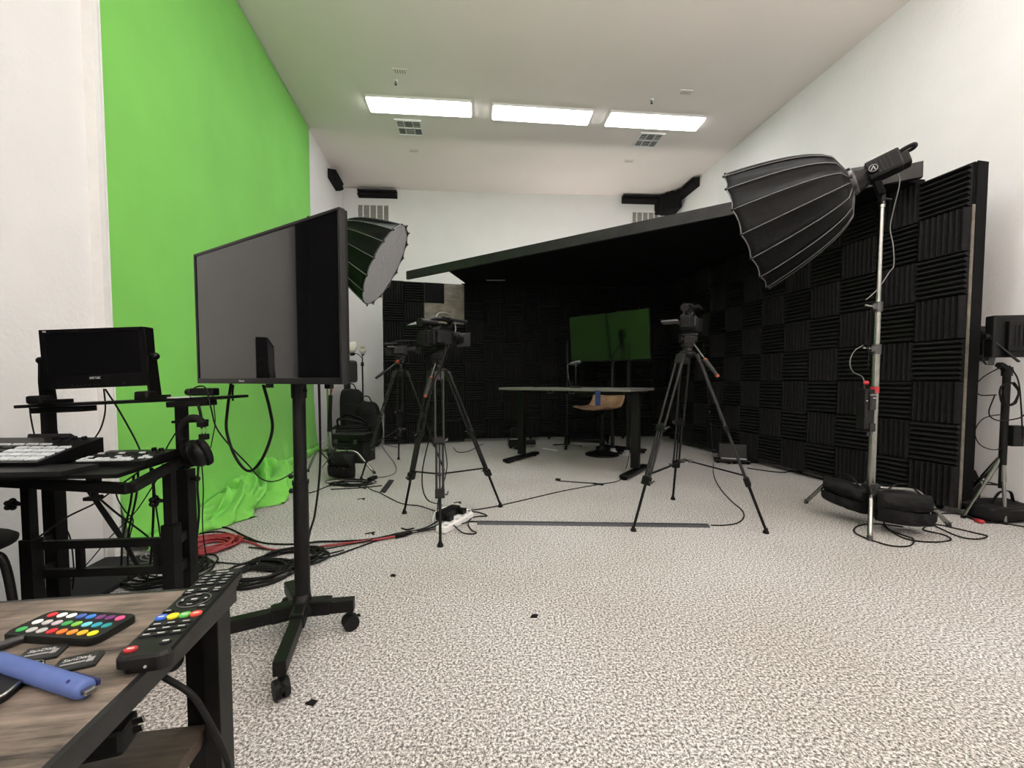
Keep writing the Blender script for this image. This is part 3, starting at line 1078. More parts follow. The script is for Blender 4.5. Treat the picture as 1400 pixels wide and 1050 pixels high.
# blue pen drive
a, b = P(-12, 902, .7182), P(118, 943, .7182)
pd = thing('pen_drive', 'blue rounded stick with a silver connector tip lying on the table', 'usb stick', (a + b) / 2 - Vector((0, 0, .009)))
mb = MB(); d = (b - a)
L = d.length
mb.lathe([(.001, -.004), (.005, -.002), (.0074, .003), (.0078, .010), (.0078, L - .004), (.0070, L - .001), (.005, L)], axes(a, d), n=22); obj('body', mb, BLUE, pd)
u = d.normalized(); w = Vector((u.y, -u.x, 0))
mb = MB(); mb.bar(b - u * .001, b + u * .006, .0078, .0040, bev=.001); obj('connector', mb, CHROME, pd)
mb = MB(); mb.bar(b - u * .034 - w * .0094 - Vector((0, 0, .001)), b - u * .002 - w * .0094 - Vector((0, 0, .001)), .003, .005, bev=.001); obj('clip', mb, NAVY, pd)
mb = MB(); q = b - u * .014 + w * .004 + Vector((0, 0, .0066)); mb.cyl(q, q + Vector((0, -.0003, .0006)), .0014, n=10); obj('dimple', mb, NAVY, pd)

# silver edged gadget at the left frame edge, and a grey cable tip
M = frame(P(-16, 945, .7103), 16)
ph = thing('card_reader', 'black gadget with a silver metal rim at the table edge', 'gadget', M=M)
mb = MB(M); mb.prism(rounded(.048, .046, .006), 0, .007); obj('body', mb, BLACKP, ph)
mb = MB(M); pr = rounded(.0490, .0470, .0065)
mb.tube([(x, y, .0065) for x, y in pr + pr[:1]], .0016, 6, 1); mb.bar((-.01, -.02, .0075), (.004, .02, .0075), .003, .001); obj('metal_rim', mb, CHROME, ph)
mb = MB(); mb.tube([P(-14, 890, .7150), P(4, 882, .7150), P(20, 876, .7150), P(34, 872, .7150)], lambda t: .0046 - .0012 * t, 10, 4)
tag(obj('marker_pen', mb, mat('grey_pen', (.022, .022, .025), .35)), 'dark grey pen tip entering at the left beside the colour remote', 'pen')

# power plug and cable on the lower shelf
zsw = .71 - .166
pg = thing('power_plug', 'black power plug with two metal prongs on the lower table shelf', 'plug', P(165, 1010, zsw + .03))
base = Q(172, 1000, .40)
mb = MB(); mb.bar(base + Vector((-.030, -.012, 0)), base + Vector((.006, .0, 0)), .03, .026, bev=.005); obj('body', mb, BLACKP, pg)
for px in ((178, 988), (177, 1000)):
    s = Q(px[0], px[1], .402)
    mb = MB(); mb.bar(s, s + Vector((.013, .001, .0035)), .0022, .006, bev=.0006); obj('prong', mb, CHROME, pg)
mb = MB(); mb.tube([base + Vector((-.028, -.012, 0)), base + Vector((-.06, -.04, -.004)), base + Vector((-.10, -.10, -.02)), Vector((base.x - .14, base.y - .14, zsw + .004))], .0035, 8, 5)
obj('cord', mb, RUBBER, pg)
mb = MB(); mb.tube([Q(205, 915, .42), Q(228, 928, .415), Q(262, 950, .42), Q(285, 985, .43), Q(305, 1025, .445), Q(314, 1060, .45), Q(318, 1130, .46)], .0030, 8, 6)
tag(obj('table_cable', mb, RUBBER), 'thick black cable hanging in a curve past the lower table shelf', 'cable')

# ---------------------------------------------------------------- two tier equipment desk at the left
rk = thing('equipment_desk', 'black two tier metal desk carrying a monitor and button panels by the white wall', 'desk', (-1.5, 1.55, 0))
def vert(px, py, Y):
    p = Q(px, py, Y); return Vector((p.x, p.y, 0))
FLp, FRp, RLp, RRp = vert(38, 655, 1.48), vert(231, 640, 1.52), vert(72, 640, 1.60), vert(253, 640, 1.64)
mb = MB(); q = [P(-75, 652, .68), P(160, 648.3, .68), P(247, 621.5, .68), P(-40, 622, .68)]
mb.prism([(v.x, v.y) for v in q], .667, .680); obj('lower_top', mb, BLACKM, rk)
sh0, sh1 = Q(22, 554, 1.55), Q(308, 541.5, 1.65)
def shelf_z(x): return sh0.z + (sh1.z - sh0.z) * (x - sh0.x) / (sh1.x - sh0.x)
for p, z1, zin in ((FLp, .40, .655), (FRp, .44, .655)):
    mb = MB(); mb.box((p.x, p.y, z1 / 2 + .02), (.046, .040, z1 - .04), bev=.002); po = obj('post', mb, BLACKM, rk)
    mb = MB(); mb.box((p.x, p.y, (z1 + zin) / 2), (.030, .028, zin - z1 + .02), bev=.001); obj('inner_post', mb, BLACKM, po)
    mb = MB(); e = Vector((p.x - .03, p.y - .03, z1 + .12 if p is FRp else z1 + .14))
    e.z = min(e.z, .53)
    s = -1
    mb.cyl((p.x + s * .015, p.y - .01, e.z), (p.x + s * .055, p.y - .02, e.z), .007)
    for k in range(5):
        a = 2 * math.pi * k / 5
        mb.ball((p.x + s * .042, p.y - .018 + .013 * math.cos(a), e.z + .013 * math.sin(a)), .010, n=8, m=6)
    obj('knob', mb, BLACKP, po)
for p, s in ((RLp, 'l'), (RRp, 'r')):
    zt_ = shelf_z(p.x) - .012
    mb = MB(); mb.box((p.x, p.y, .32), (.050, .044, .60), bev=.002); po = obj('post', mb, BLACKM, rk)
    if s == 'r':
        mb = MB(); mb.cyl((p.x + .02, p.y, .58), (p.x + .045, p.y, .58), .007); mb.ball((p.x + .046, p.y, .58), .012); obj('knob', mb, BLACKP, po)
    mb = MB(); mb.box((p.x - .006, p.y, (.60 + zt_) / 2), (.032, .030, zt_ - .60), bev=.001); obj('inner_post', mb, BLACKM, po)
    mb = MB(); mb.bar(Vector((p.x - .045, p.y + .00, shelf_z(p.x - .045) - .024)), Vector((p.x + (.145 if s == 'l' else .11), p.y + .01, shelf_z(p.x + .13) - .024)), .06, .022, bev=.003); obj('shelf_bracket', mb, BLACKM, po)
# side rails and cross bars
for a, b in ((FLp, RLp), (FRp, RRp)):
    for z in (.365, .255):
        mb = MB(); mb.bar(Vector((a.x, a.y, z)), Vector((b.x, b.y, z)), .020, .034); obj('side_rail', mb, BLACKM, rk)
    dd = (b - a).normalized()
    mb = MB(); mb.bar(a - dd * .10 + Vector((0, 0, .022)), b + dd * .16 + Vector((0, 0, .022)), .045, .04, bev=.003); ft = obj('foot', mb, BLACKM, rk)
for z in (.368, .262):
    mb = MB(); mb.bar(FLp + Vector((0, .02, z)), FRp + Vector((0, .02, z)), .018, .030); obj('cross_bar', mb, BLACKM, rk)
for t in (.30, .86):
    c = FLp.lerp(FRp, t) + Vector((0, .02, 0))
    mb = MB(); mb.box((c.x, c.y, .315), (.020, .018, .10)); obj('brace', mb, BLACKM, rk)
# frame below the lower top
mb = MB()
zf = .635
mb.bar(Vector((FLp.x - .25, FLp.y - .06, zf)), P(178, 668, zf), .03, .032, bev=.004)
mb.bar(P(178, 668, zf), Vector((RRp.x - .01, RRp.y, zf + .02)), .028, .030, bev=.004)
mb.bar(Vector((FLp.x, FLp.y - .06, zf)), Vector((RLp.x, RLp.y, zf)), .028, .03)
obj('top_frame', mb, BLACKM, rk)
mb = MB(); c = P(120, 668, .63)
mb.box((c.x, c.y + .02, .645), (.022, .03, .05)); mb.box((c.x - .004, c.y + .02, .595), (.03, .04, .012), bev=.003); mb.cyl((c.x, c.y + .02, .59), (c.x, c.y + .02, .65), .010)
obj('clamp', mb, BLACKM, rk)
# tilt tray at the front left
mb = MB(); a, b = P(-70, 648, .692), P(84, 646, .692)
q = [a, b, b + Vector((-.005, .12, 0)), a + Vector((-.005, .12, 0))]
mb.prism([(v.x, v.y) for v in q], .680, .6945); obj('tilt_tray', mb, GREYM, rk)
# upper shelf
mb = MB(); sd = (sh1 - sh0).normalized(); sw = Vector((-sd.y, sd.x, 0)).normalized()
mb.bar((sh0 + sh1) / 2 - sd * (sh1 - sh0).length / 2 + sw * .09 - Vector((0, 0, .006)), (sh0 + sh1) / 2 + sd * (sh1 - sh0).length / 2 + sw * .09 - Vector((0, 0, .006)), .20, .012, bev=.002)
obj('upper_shelf', mb, BLACKM, rk)
# headphone hook
mb = MB(); hk = Q(262, 574, 1.60)
mb.bar(Q(236, 577, 1.60), Q(284, 575, 1.60), .014, .010, bev=.002); obj('headphone_hook', mb, BLACKM, rk)

# headphones
c = Q(268, 600, 1.585)
hp = thing('headphones', 'black over ear headphones hanging on the desk post before the green cloth', 'headphones', (c.x, c.y, c.z))
Y = 1.585
mb = MB(); mb.tube([Q(251, 612, Y), Q(245, 597, Y), Q(247, 583, Y), Q(256, 573, Y), Q(267, 571, Y), Q(276, 577, Y), Q(279, 584, Y)], lambda t: .016 - .008 * abs(t - .5), 8, 6, flat=.6)
obj('headband', mb, NYLON, hp)
for q_, sz_ in (((250, 604), (.020, .03, .022)), ((277, 580), (.026, .03, .020)), ((279, 597), (.030, .02, .022))):
    mb = MB(); mb.box(tuple(Q(*q_, Y)), sz_, bev=.003); obj('hinge', mb, BLACKP, hp)
mb = MB()
for dx in (-2.5, 2.5): mb.tube([Q(278 + dx, 583, Y), Q(279 + dx, 598, Y)], .0018, 6, 1)
obj('yoke_wire', mb, CHROME, hp)
for cxp, cyp, yy, ax in ((271, 621, 1.56, Vector((-.5, -.75, -.25))), (266, 618, 1.625, Vector((.5, .8, .2)))):
    c = Q(cxp, cyp, yy); ax.normalize()
    mb = MB(); mb.lathe([(.001, .028), (.023, .027), (.039, .022), (.049, .007), (.050, -.006), (.001, -.006)][::-1], axes(c, ax), n=22); ec = obj('ear_cup', mb, BLACKP, hp)
    mb = MB(); mb.lathe([(.001, -.006), (.046, -.006), (.054, -.014), (.052, -.028), (.034, -.032), (.001, -.028)], axes(c, ax), n=22); obj('cushion', mb, NYLON, ec)
mb = MB(); mb.tube([Q(271, 638, 1.56), Q(270, 668, 1.56), Q(272, 700, 1.56), Q(269, 735, 1.56), Q(265, 770, 1.56)], .004, 6, 5); obj('cord', mb, RUBBER, hp)

# broadcast monitor
mL, mR = Q(63, 530, 1.57), Q(203, 530, 1.57)
MW = .375; MH = .222
c = (mL + mR) / 2; c.z = shelf_z(c.x) + .0535
M = frame((c.x, c.y, c.z), 3) @ Matrix.Rotation(-math.atan2(sh1.z - sh0.z, sh1.x - sh0.x), 4, 'Y')
mo = thing('broadcast_monitor', 'black broadcast monitor between two side brackets on the upper desk shelf', 'monitor', M=frame((c.x, c.y, c.z - .0535), 3))
mb = MB(M); mb.box((0, .022, MH / 2), (MW, .044, MH), bev=.004)
obj('case', mb, BLACKP, mo)
mb = MB(M)
mb.box((0, -.002, MH - .008), (MW - .006, .006, .014)); mb.box((0, -.002, .026), (MW - .006, .006, .050))
for s in (-1, 1): mb.box((s * (MW / 2 - .011), -.002, MH / 2), (.018, .006, MH - .006))
bz = obj('bezel', mb, BLACKP, mo)
mb = MB(M); mb.box((0, -.0008, MH / 2 + .017), (MW - .038, .003, MH - .064)); obj('screen', mb, SCREEN2, mo)
RX = Matrix.Rotation(math.pi / 2, 4, 'X')
text('lettering', 'SEETEC', .0125, OFFW, mo, M @ Matrix.Translation((0, -.0055, .036)) @ RX)
mb = MB(M); mb.box((-MW / 2 + .022, -.0055, MH - .008), (.012, .001, .006)); obj('sticker', mb, SILVER, mo)
mb = MB(M)
for k in range(7): mb.box((-.085 + k * .016, -.006, .010), (.009, .003, .005), bev=.001)
mb.cyl((.10, -.005, .012), (.10, -.009, .012), .005)
obj('button', mb, GREYM, mo)
for s in (-1, 1):
    mb = MB(M)
    x = s * (MW / 2 + .006)
    mb.prism([(-.012, -.050), (.045, -.050), (.040, .02), (.034, .115), (-.004, .115), (-.012, .03)], -.004, .004, Matrix.Translation((x, 0, 0)) @ Matrix(((0, 0, 1, 0), (1, 0, 0, 0), (0, 1, 0, 0), (0, 0, 0, 1))))
    br = obj('bracket', mb, BLACKM, mo)
    mb = MB(M); mb.box((s * (MW / 2 - .004), .02, -.0455), (.060, .10, .016), bev=.002); obj('bracket_foot', mb, BLACKM, br)
    mb = MB(M); mb.cyl((x, .015, .110), (x + s * .02, .015, .110), .012, n=14); mb.ball((x + s * .014, .015, .110), .014); obj('knob', mb, BLACKP, br)
    mb = MB(M)
    mb.box((x - s * .004, -.02, -.036), (.050, .050, .030), bev=.008); obj('base_clamp', mb, RUBBER, br)

# small things on the upper shelf
def on_shelf(px, py, Y): return Q(px, py, Y)
c = on_shelf(240, 545, 1.66)
mb = MB(frame((c.x, c.y, shelf_z(c.x) + .001), 8, 0)); mb.box((.0, .01, .002), (.14, .08, .004)); 
o = tag(obj('note_pad', mb, WHITEP), 'white and green notepad on the upper desk shelf by the monitor foot', 'notepad')
mb = MB(frame((c.x, c.y, shelf_z(c.x) + .001), 8, 0)); mb.box((-.02, .01, .0045), (.08, .05, .001)); obj('cover_print', mb, GREENT, o)
c = on_shelf(258, 536, 1.64)
wc = thing('webcam', 'small round black webcam on a clip at the right of the upper shelf', 'webcam', c)
mb = MB(); mb.ball(c, .014); mb.lathe([(.001, 0), (.012, 0), (.012, .008), (.001, .010)], axes(c, (-.2, -1, .1)), n=14); obj('body', mb, BLACKP, wc)
mb = MB(); mb.tube([c + Vector((0, 0, -.01)), c + Vector((.01, .0, -.024)), c + Vector((.025, 0, -.033))], .003, 6, 4); obj('stalk', mb, CHROME, wc)
c = on_shelf(280, 535, 1.66)
mb = MB(frame((c.x, c.y, c.z - .002), 10)); mb.box((0, 0, 0), (.085, .05, .030), bev=.006)
bx = tag(obj('converter_box', mb, BLACKP), 'small black cable box at the right end of the upper shelf', 'box')
mb = MB(); mb.tube([Q(262, 533, 1.62), Q(272, 528, 1.62), Q(282, 532, 1.61), Q(289, 560, 1.6), Q(296, 585, 1.58), Q(315, 610, 1.55), Q(338, 634, 1.55), Q(360, 656, 1.7), Q(385, 655, 2.0), Q(420, 632, 2.4)], .0028, 6, 5)
tag(obj('shelf_cable', mb, RUBBER), 'thin black cable looping from the upper shelf down across the green cloth', 'cable')

# button panels on the lower desk
def control_panel(M, w, d, h0, h1, label, rows, knobs, name, bright):
    t = thing(name, label, 'control panel', M=M)
    mb = MB(M)
    tilt = math.atan2(h1 - h0, d)
    prof = [(-d / 2, 0), (d / 2, 0), (d / 2, h1), (-d / 2, h0)]
    mb.prism(prof, -w / 2, w / 2, Matrix(((0, 0, 1, 0), (1, 0, 0, 0), (0, 1, 0, 0), (0, 0, 0, 1))))
    obj('case', mb, BLACKP, t)
    T = M @ Matrix.Translation((0, -d / 2, h0)) @ Matrix.Rotation(tilt, 4, 'X')
    for r, (y, n, x0, dx, bw, bd, lit) in enumerate(rows):
        for k in range(n):
            mb = MB(T); mb.box((x0 + k * dx, y, .0022), (bw, bd, .005), bev=.001)
            obj('pad', mb, PAD if lit(k) else GREYPAD, t)
    for x, y in knobs:
        mb = MB(T); mb.cyl((x, y, 0), (x, y, .014), .0085, .0078, n=14); kb = obj('knob', mb, BLACKM, t)
        mb = MB(T); mb.cyl((x, y, 0), (x, y, .002), .0105, n=14); obj('ring', mb, ALU, kb)
    return t


a = Vector((-1.725, 1.430, .6955))
control_panel(frame(a, 2), .40, .23, .012, .062, 'large sloping mixer panel with rows of white lit pads on the desk', [
    (.030, 8, -.165, .047, .040, .026, lambda k: k % 2 == 0 or k > 3), (.064, 8, -.165, .047, .040, .024, lambda k: k > 3),
    (.098, 8, -.165, .047, .040, .024, lambda k: k > 3), (.128, 8, -.165, .047, .036, .016, lambda k: k > 3), (.160, 6, -.165, .047, .036, .010, lambda k: True)],
    [(.06 + k * .034, .205) for k in range(4)], 'mixer_panel', True)
mb = MB(frame((-1.74, 1.59, .685), 4)); mb.prism([(-.06, 0), (.06, 0), (.06, .02), (-.03, .085)], -.075, .075, Matrix(((0, 0, 1, 0), (1, 0, 0, 0), (0, 1, 0, 0), (0, 0, 0, 1))))
tag(obj('tablet_wedge', mb, mat('grey_wedge', (.018, .018, .019), .5)), 'dark wedge shaped box behind the large mixer panel', 'box')
control_panel(frame((-1.372, 1.475, .6805), 8), .225, .165, .016, .030, 'smaller flat switcher with a row of white keys beside the mixer panel', [
    (.018, 8, -.095, .021, .017, .017, lambda k: True), (.040, 10, -.100, .022, .017, .012, lambda k: k % 3 != 1), (.062, 10, -.100, .022, .017, .012, lambda k: k % 4 == 0),
    (.086, 10, -.100, .022, .017, .012, lambda k: False), (.110, 8, -.100, .022, .017, .012, lambda k: k % 3 == 0)], [(.085, .125), (.055, .135)], 'video_switcher', False)

# stool at the left edge
sc = Vector((-1.80, 1.27, 0))
st = thing('stool', 'round black stool with bent tube legs at the left frame edge', 'stool', sc)
mb = MB(); mb.lathe([(.001, .425), (.15, .425), (.175, .432), (.178, .445), (.165, .455), (.001, .458)], Matrix.Translation(sc), n=30); obj('seat', mb, NYLON, st)
for k in range(4):
    a = math.radians(20 + 90 * k); u = Vector((math.cos(a), math.sin(a), 0))
    mb = MB(); mb.tube([sc + u * .06 + Vector((0, 0, .415)), sc + u * .13 + Vector((0, 0, .412)), sc + u * .165 + Vector((0, 0, .38)), sc + u * .185 + Vector((0, 0, .2)), sc + u * .20 + Vector((0, 0, .012))], .012, 8, 6)
    lg = obj('leg', mb, BLACKM, st)
    mb = MB(); mb.cyl(sc + u * .201, sc + u * .2 + Vector((0, 0, .025)), .015); obj('foot', mb, RUBBER, lg)

# cables hanging around the equipment desk
def cab(name, label, pts, r=.003, m=None, cat='cable', k=6):
    mb = MB(); mb.tube(pts, r, 6, k)
    return tag(obj(name, mb, m or RUBBER), label, cat)


cab('monitor_cable', 'black cable hanging from the left end of the upper shelf by the wall', [Q(40, 552, 1.66), Q(42, 570, 1.68), Q(46, 590, 1.68), Q(52, 612, 1.62)], .0028)
cab('monitor_cable', 'black cable hanging beside the thin left post of the desk', [Q(73, 560, 1.7), Q(75, 575, 1.72), Q(80, 600, 1.70), Q(82, 612, 1.65)], .0028)
cab('monitor_cable', 'black cable curving down in front of the white trim from the monitor', [Q(142, 532, 1.62), Q(144, 560, 1.68), Q(138, 585, 1.68), Q(126, 605, 1.60), Q(122, 616, 1.55)], .0030)
cab('monitor_cable', 'straight black cable running from the monitor down behind the small switcher', [Q(144, 532, 1.62), Q(165, 565, 1.68), Q(190, 612, 1.70), Q(196, 640, 1.70)], .0032)
cab('desk_cable', 'thin black cable between the desk post and the small switcher', [Q(240, 592, 1.64), Q(232, 605, 1.62), Q(224, 620, 1.55)], .0026)
cab('desk_cable', 'black cable bundle slanting from the desk clamp down to the floor', [Q(122, 672, 1.36), Q(150, 715, 1.55), Q(175, 752, 1.75), Q(196, 790, 1.85)], .006)
cab('desk_cable', 'second black cable beside the slanting cable bundle under the desk', [Q(124, 672, 1.37), Q(160, 722, 1.58), Q(185, 765, 1.8), P(203, 797, .005)], .0045)
cab('desk_cable', 'black cable crossing under the desk from the clamp towards the right post', [Q(126, 673, 1.38), Q(160, 702, 1.50), Q(200, 732, 1.66), Q(232, 762, 1.9), P(250, 790, .005)], .0035)
cab('desk_cable', 'black cable rising from the left desk post to the underside of the desk', [Q(48, 738, 1.45), Q(90, 708, 1.50), Q(130, 688, 1.55), Q(160, 666, 1.62), Q(190, 645, 1.6)], .0032)
cab('desk_cable', 'long thin black cable crossing low under the desk against the white wall', [Q(86, 805, 1.9), Q(120, 770, 1.9), Q(150, 735, 1.85), Q(185, 700, 1.78), Q(215, 655, 1.66)], .0026)
cab('desk_cable', 'black cable dropping from behind the rear left desk post', [Q(84, 672, 1.66), Q(83, 690, 1.7), Q(90, 720, 1.72), Q(97, 740, 1.74), Q(101, 780, 1.8), P(99, 806, .03)], .003)
cab('desk_cable', 'thick black cable hanging vertically before the green cloth under the desk', [Q(183, 650, 1.58), Q(178, 690, 1.7), Q(168, 735, 1.8), Q(166, 775, 1.9)], .0042)
cab('desk_cable', 'thick black cable hanging second from the front before the green cloth', [Q(189, 648, 1.58), Q(186, 680, 1.7), Q(175, 735, 1.8), Q(176, 790, 1.95)], .0040)
cab('desk_cable', 'black cable near the front right desk post hanging to the floor', [Q(206, 640, 1.60), Q(210, 670, 1.68), Q(209, 720, 1.75), Q(206, 765, 1.88), P(200, 800, .006)], .0052)
cab('desk_cable', 'thin black cable swaying under the desk beside the front right post', [Q(209, 640, 1.6), Q(213, 690, 1.66), Q(219, 740, 1.72), Q(214, 790, 1.9)], .0028)
cab('desk_cable', 'thin black cable bowing behind the slanting bundle against the trim', [Q(158, 660, 1.56), Q(160, 680, 1.64), Q(172, 700, 1.74), Q(182, 712, 1.80), Q(176, 745, 1.86), Q(186, 775, 1.95)], .0026)
cab('desk_cable', 'thin black cable hanging beside the headphone cord', [Q(276, 636, 1.60), Q(278, 670, 1.62), Q(277, 720, 1.62), Q(284, 778, 1.66)], .0022)
cab('headphone_lead', 'thin dark lead dropping from the upper shelf past the headphones', [Q(290, 532, 1.63), Q(293, 560, 1.63), Q(294, 580, 1.63), Q(288, 612, 1.63)], .0018)
cab('shelf_lead', 'short thick black lead from the shelf to the headphones', [Q(271, 553, 1.62), Q(274, 565, 1.61), Q(276, 576, 1.60)], .005)
# loop below the television
cab('television_cable', 'thick black cable hanging in a wide loop under the large television', [Q(316, 524, 1.86), Q(311, 560, 1.88), Q(310, 590, 1.88), Q(322, 625, 1.86), Q(340, 644, 1.84), Q(358, 628, 1.80), Q(372, 590, 1.78), Q(369, 560, 1.75), Q(360, 526, 1.72)], .0062)
cab('television_cable', 'black power cable hanging beside the pole of the rolling stand', [Q(436, 524, 1.52), Q(437, 560, 1.6), Q(438, 620, 1.8), Q(436, 660, 1.9), Q(430, 705, 1.98), Q(424, 726, 2.0), P(421, 745, .006)], .0052)
cab('television_strap', 'short dark strap hanging below the television before the green cloth', [Q(319, 526, 1.85), Q(318, 536, 1.85), Q(318.5, 548, 1.85)], .004)

# ---------------------------------------------------------------- tripods and cameras
def tripod(label, feet, crown, bar_end, orange, mid_h=.33, spread=True, tubecol=None, grip_col=None):
    crown = Vector(crown)
    tm = tubecol or BLACKM
    t = thing('tripod', label, 'tripod', (crown.x, crown.y, 0))
    mb = MB()
    mb.lathe([(.001, -.03), (.030, -.03), (.052, -.015), (.055, .008), (.045, .018), (.001, .020)], Matrix.Translation(crown), n=22)
    for f in feet:
        u = (Vector(f) - Vector((crown.x, crown.y, 0))); u.z = 0; u.normalize()
        mb.bar(crown + u * .03 + Vector((0, 0, -.006)), crown + u * .072 + Vector((0, 0, -.014)), .058, .026, bev=.003)
    obj('crown', mb, BLACKM, t)
    ctr = Vector((crown.x, crown.y, mid_h))
    for f in feet:
        f = Vector(f)
        u = f - Vector((crown.x, crown.y, 0)); u.z = 0; u.normalize(); w = Vector((-u.y, u.x, 0))
        top = crown + u * .066 + Vector((0, 0, -.016))
        ft = f + Vector((0, 0, .02))
        ax = (ft - top)
        p1 = top + ax * .43; p2 = top + ax * .74
        mb = MB()
        for s in (-1, 1):
            mb.cyl(top + w * (s * .026), p1 + w * (s * .026), .0085, n=10)
        mb.bar(top - ax.normalized() * .012, top + ax.normalized() * .05, .066, .022, bev=.004)
        lg = obj('leg', mb, tm, t)
        mb = MB()
        for s in (-1, 1): mb.cyl(p1 + w * (s * .020) - ax * .03, p2 + w * (s * .020), .0075, n=10)
        mb.cyl(p1 - ax * .03, p2, .006, n=8)
        obj('mid_stage', mb, tm, lg)
        mb = MB(); mb.cyl(p2 - ax * .02, ft, .0095, .0085, n=12); obj('lower_stage', mb, BLACKM, lg)
        mb = MB(); mb.bar(p1 - ax.normalized() * .022, p1 + ax.normalized() * .020, .070, .026, bev=.004)
        obj('bracket', mb, BLACKM, lg)
        mb = MB(); mb.bar(p2 - ax.normalized() * .035, p2 + ax.normalized() * .022, .058, .032, bev=.005)
        obj('lower_bracket', mb, BLACKM, lg)
        mb = MB()
        for q in (p1, p2):
            mb.cyl(q + w * .03, q + w * .05, .006); mb.bar(q + w * .042 + u * .012, q + w * .050 - u * .022 + Vector((0, 0, .012)), .010, .007, bev=.002)
        obj('leg_lock', mb, ALU, lg)
        mb = MB(); mb.lathe([(.001, 0), (.019, 0), (.018, .010), (.012, .022), (.010, .034), (.001, .036)], Matrix.Translation(f), n=14); obj('foot', mb, RUBBER, lg)
        if spread:
            mb = MB(); q = top + ax * .70
            mb.bar(ctr, q, .012, .009); so = obj('spreader', mb, BLACKM, t)
            mb = MB(); mb.box(tuple(ctr.lerp(q, .08)), (.022, .022, .02), bev=.003); obj('spreader_joint', mb, ALU, so)
    # fluid head
    h = crown + Vector((0, 0, .02))
    mb = MB(); mb.cyl(h, h + Vector((0, 0, .030)), .036, .030, n=20); mb.cyl(h + Vector((0, 0, .028)), h + Vector((0, 0, .05)), .043, .043, n=20)
    mb.box((h.x, h.y, h.z + .075), (.075, .062, .055), bev=.010)
    mb.cyl(h + Vector((-.055, 0, .08)), h + Vector((.055, 0, .08)), .024, n=18)
    mb.box((h.x, h.y, h.z + .110), (.11, .060, .018), bev=.004)
    hd = obj('fluid_head', mb, BLACKP, t)
    if orange:
        mb = MB(); c = h + Vector((-.02, -.042, .07)); mb.lathe([(.016, 0), (.020, .001), (.020, .006), (.016, .007), (.010, .007), (.010, .001)], axes(c, (-.2, -1, 0)), n=18); obj('tension_knob', mb, ORANGE, hd)
    be = Vector(bar_end); b0 = h + Vector((0, 0, .078)) + (be - h) .normalized() * .045
    d = (be - b0).normalized(); g = be - d * .125
    mb = MB(); mb.tube([b0, b0 + d * .03 + Vector((0, 0, .004)), g], .0065, 8, 4); pb = obj('pan_bar', mb, ALU if orange is not None else BLACKM, t)
    mb = MB(); mb.cyl(g, be, .0145, .0125, n=14); obj('grip', mb, grip_col or mat('grip_grey', (.025, .025, .025), .8), pb)
    if grip_col is None:
        mb = MB(); mb.cyl(be, be + d * .014, .0135, .011, n=14); mb.cyl(g - d * .010, g, .0125, .0145, n=14); obj('grip_cap', mb, ORANGE, pb)
    return h.z + .12


ta = [P(553, 702), P(602, 747), P(684, 693)]
ca = Vector((-.495, 2.83, 1.035))
za = tripod('tripod carrying the large camcorder beside the white power strip', ta, ca, Q(582, 540, 2.70), False, tubecol=GREYM)
tb = [P(866, 726), P(920, 683), P(1047, 729)]
cb = Vector((1.20, 2.86, 1.150))
zb = tripod('tripod standing alone right of the desk before the dark booth', tb, cb, Q(980, 513, 2.72), False, .42, tubecol=GREYM)
tcf = [P(494, 656), P(606, 643) , P(545, 628)]
cc_ = Vector((-1.145, 4.30, 1.070))
zc = tripod('tripod farther back at the left beside the floor lamp and black bags', tcf, cc_, Q(514, 517, 4.05), True, .48, grip_col=BLACKP, tubecol=GREYM)


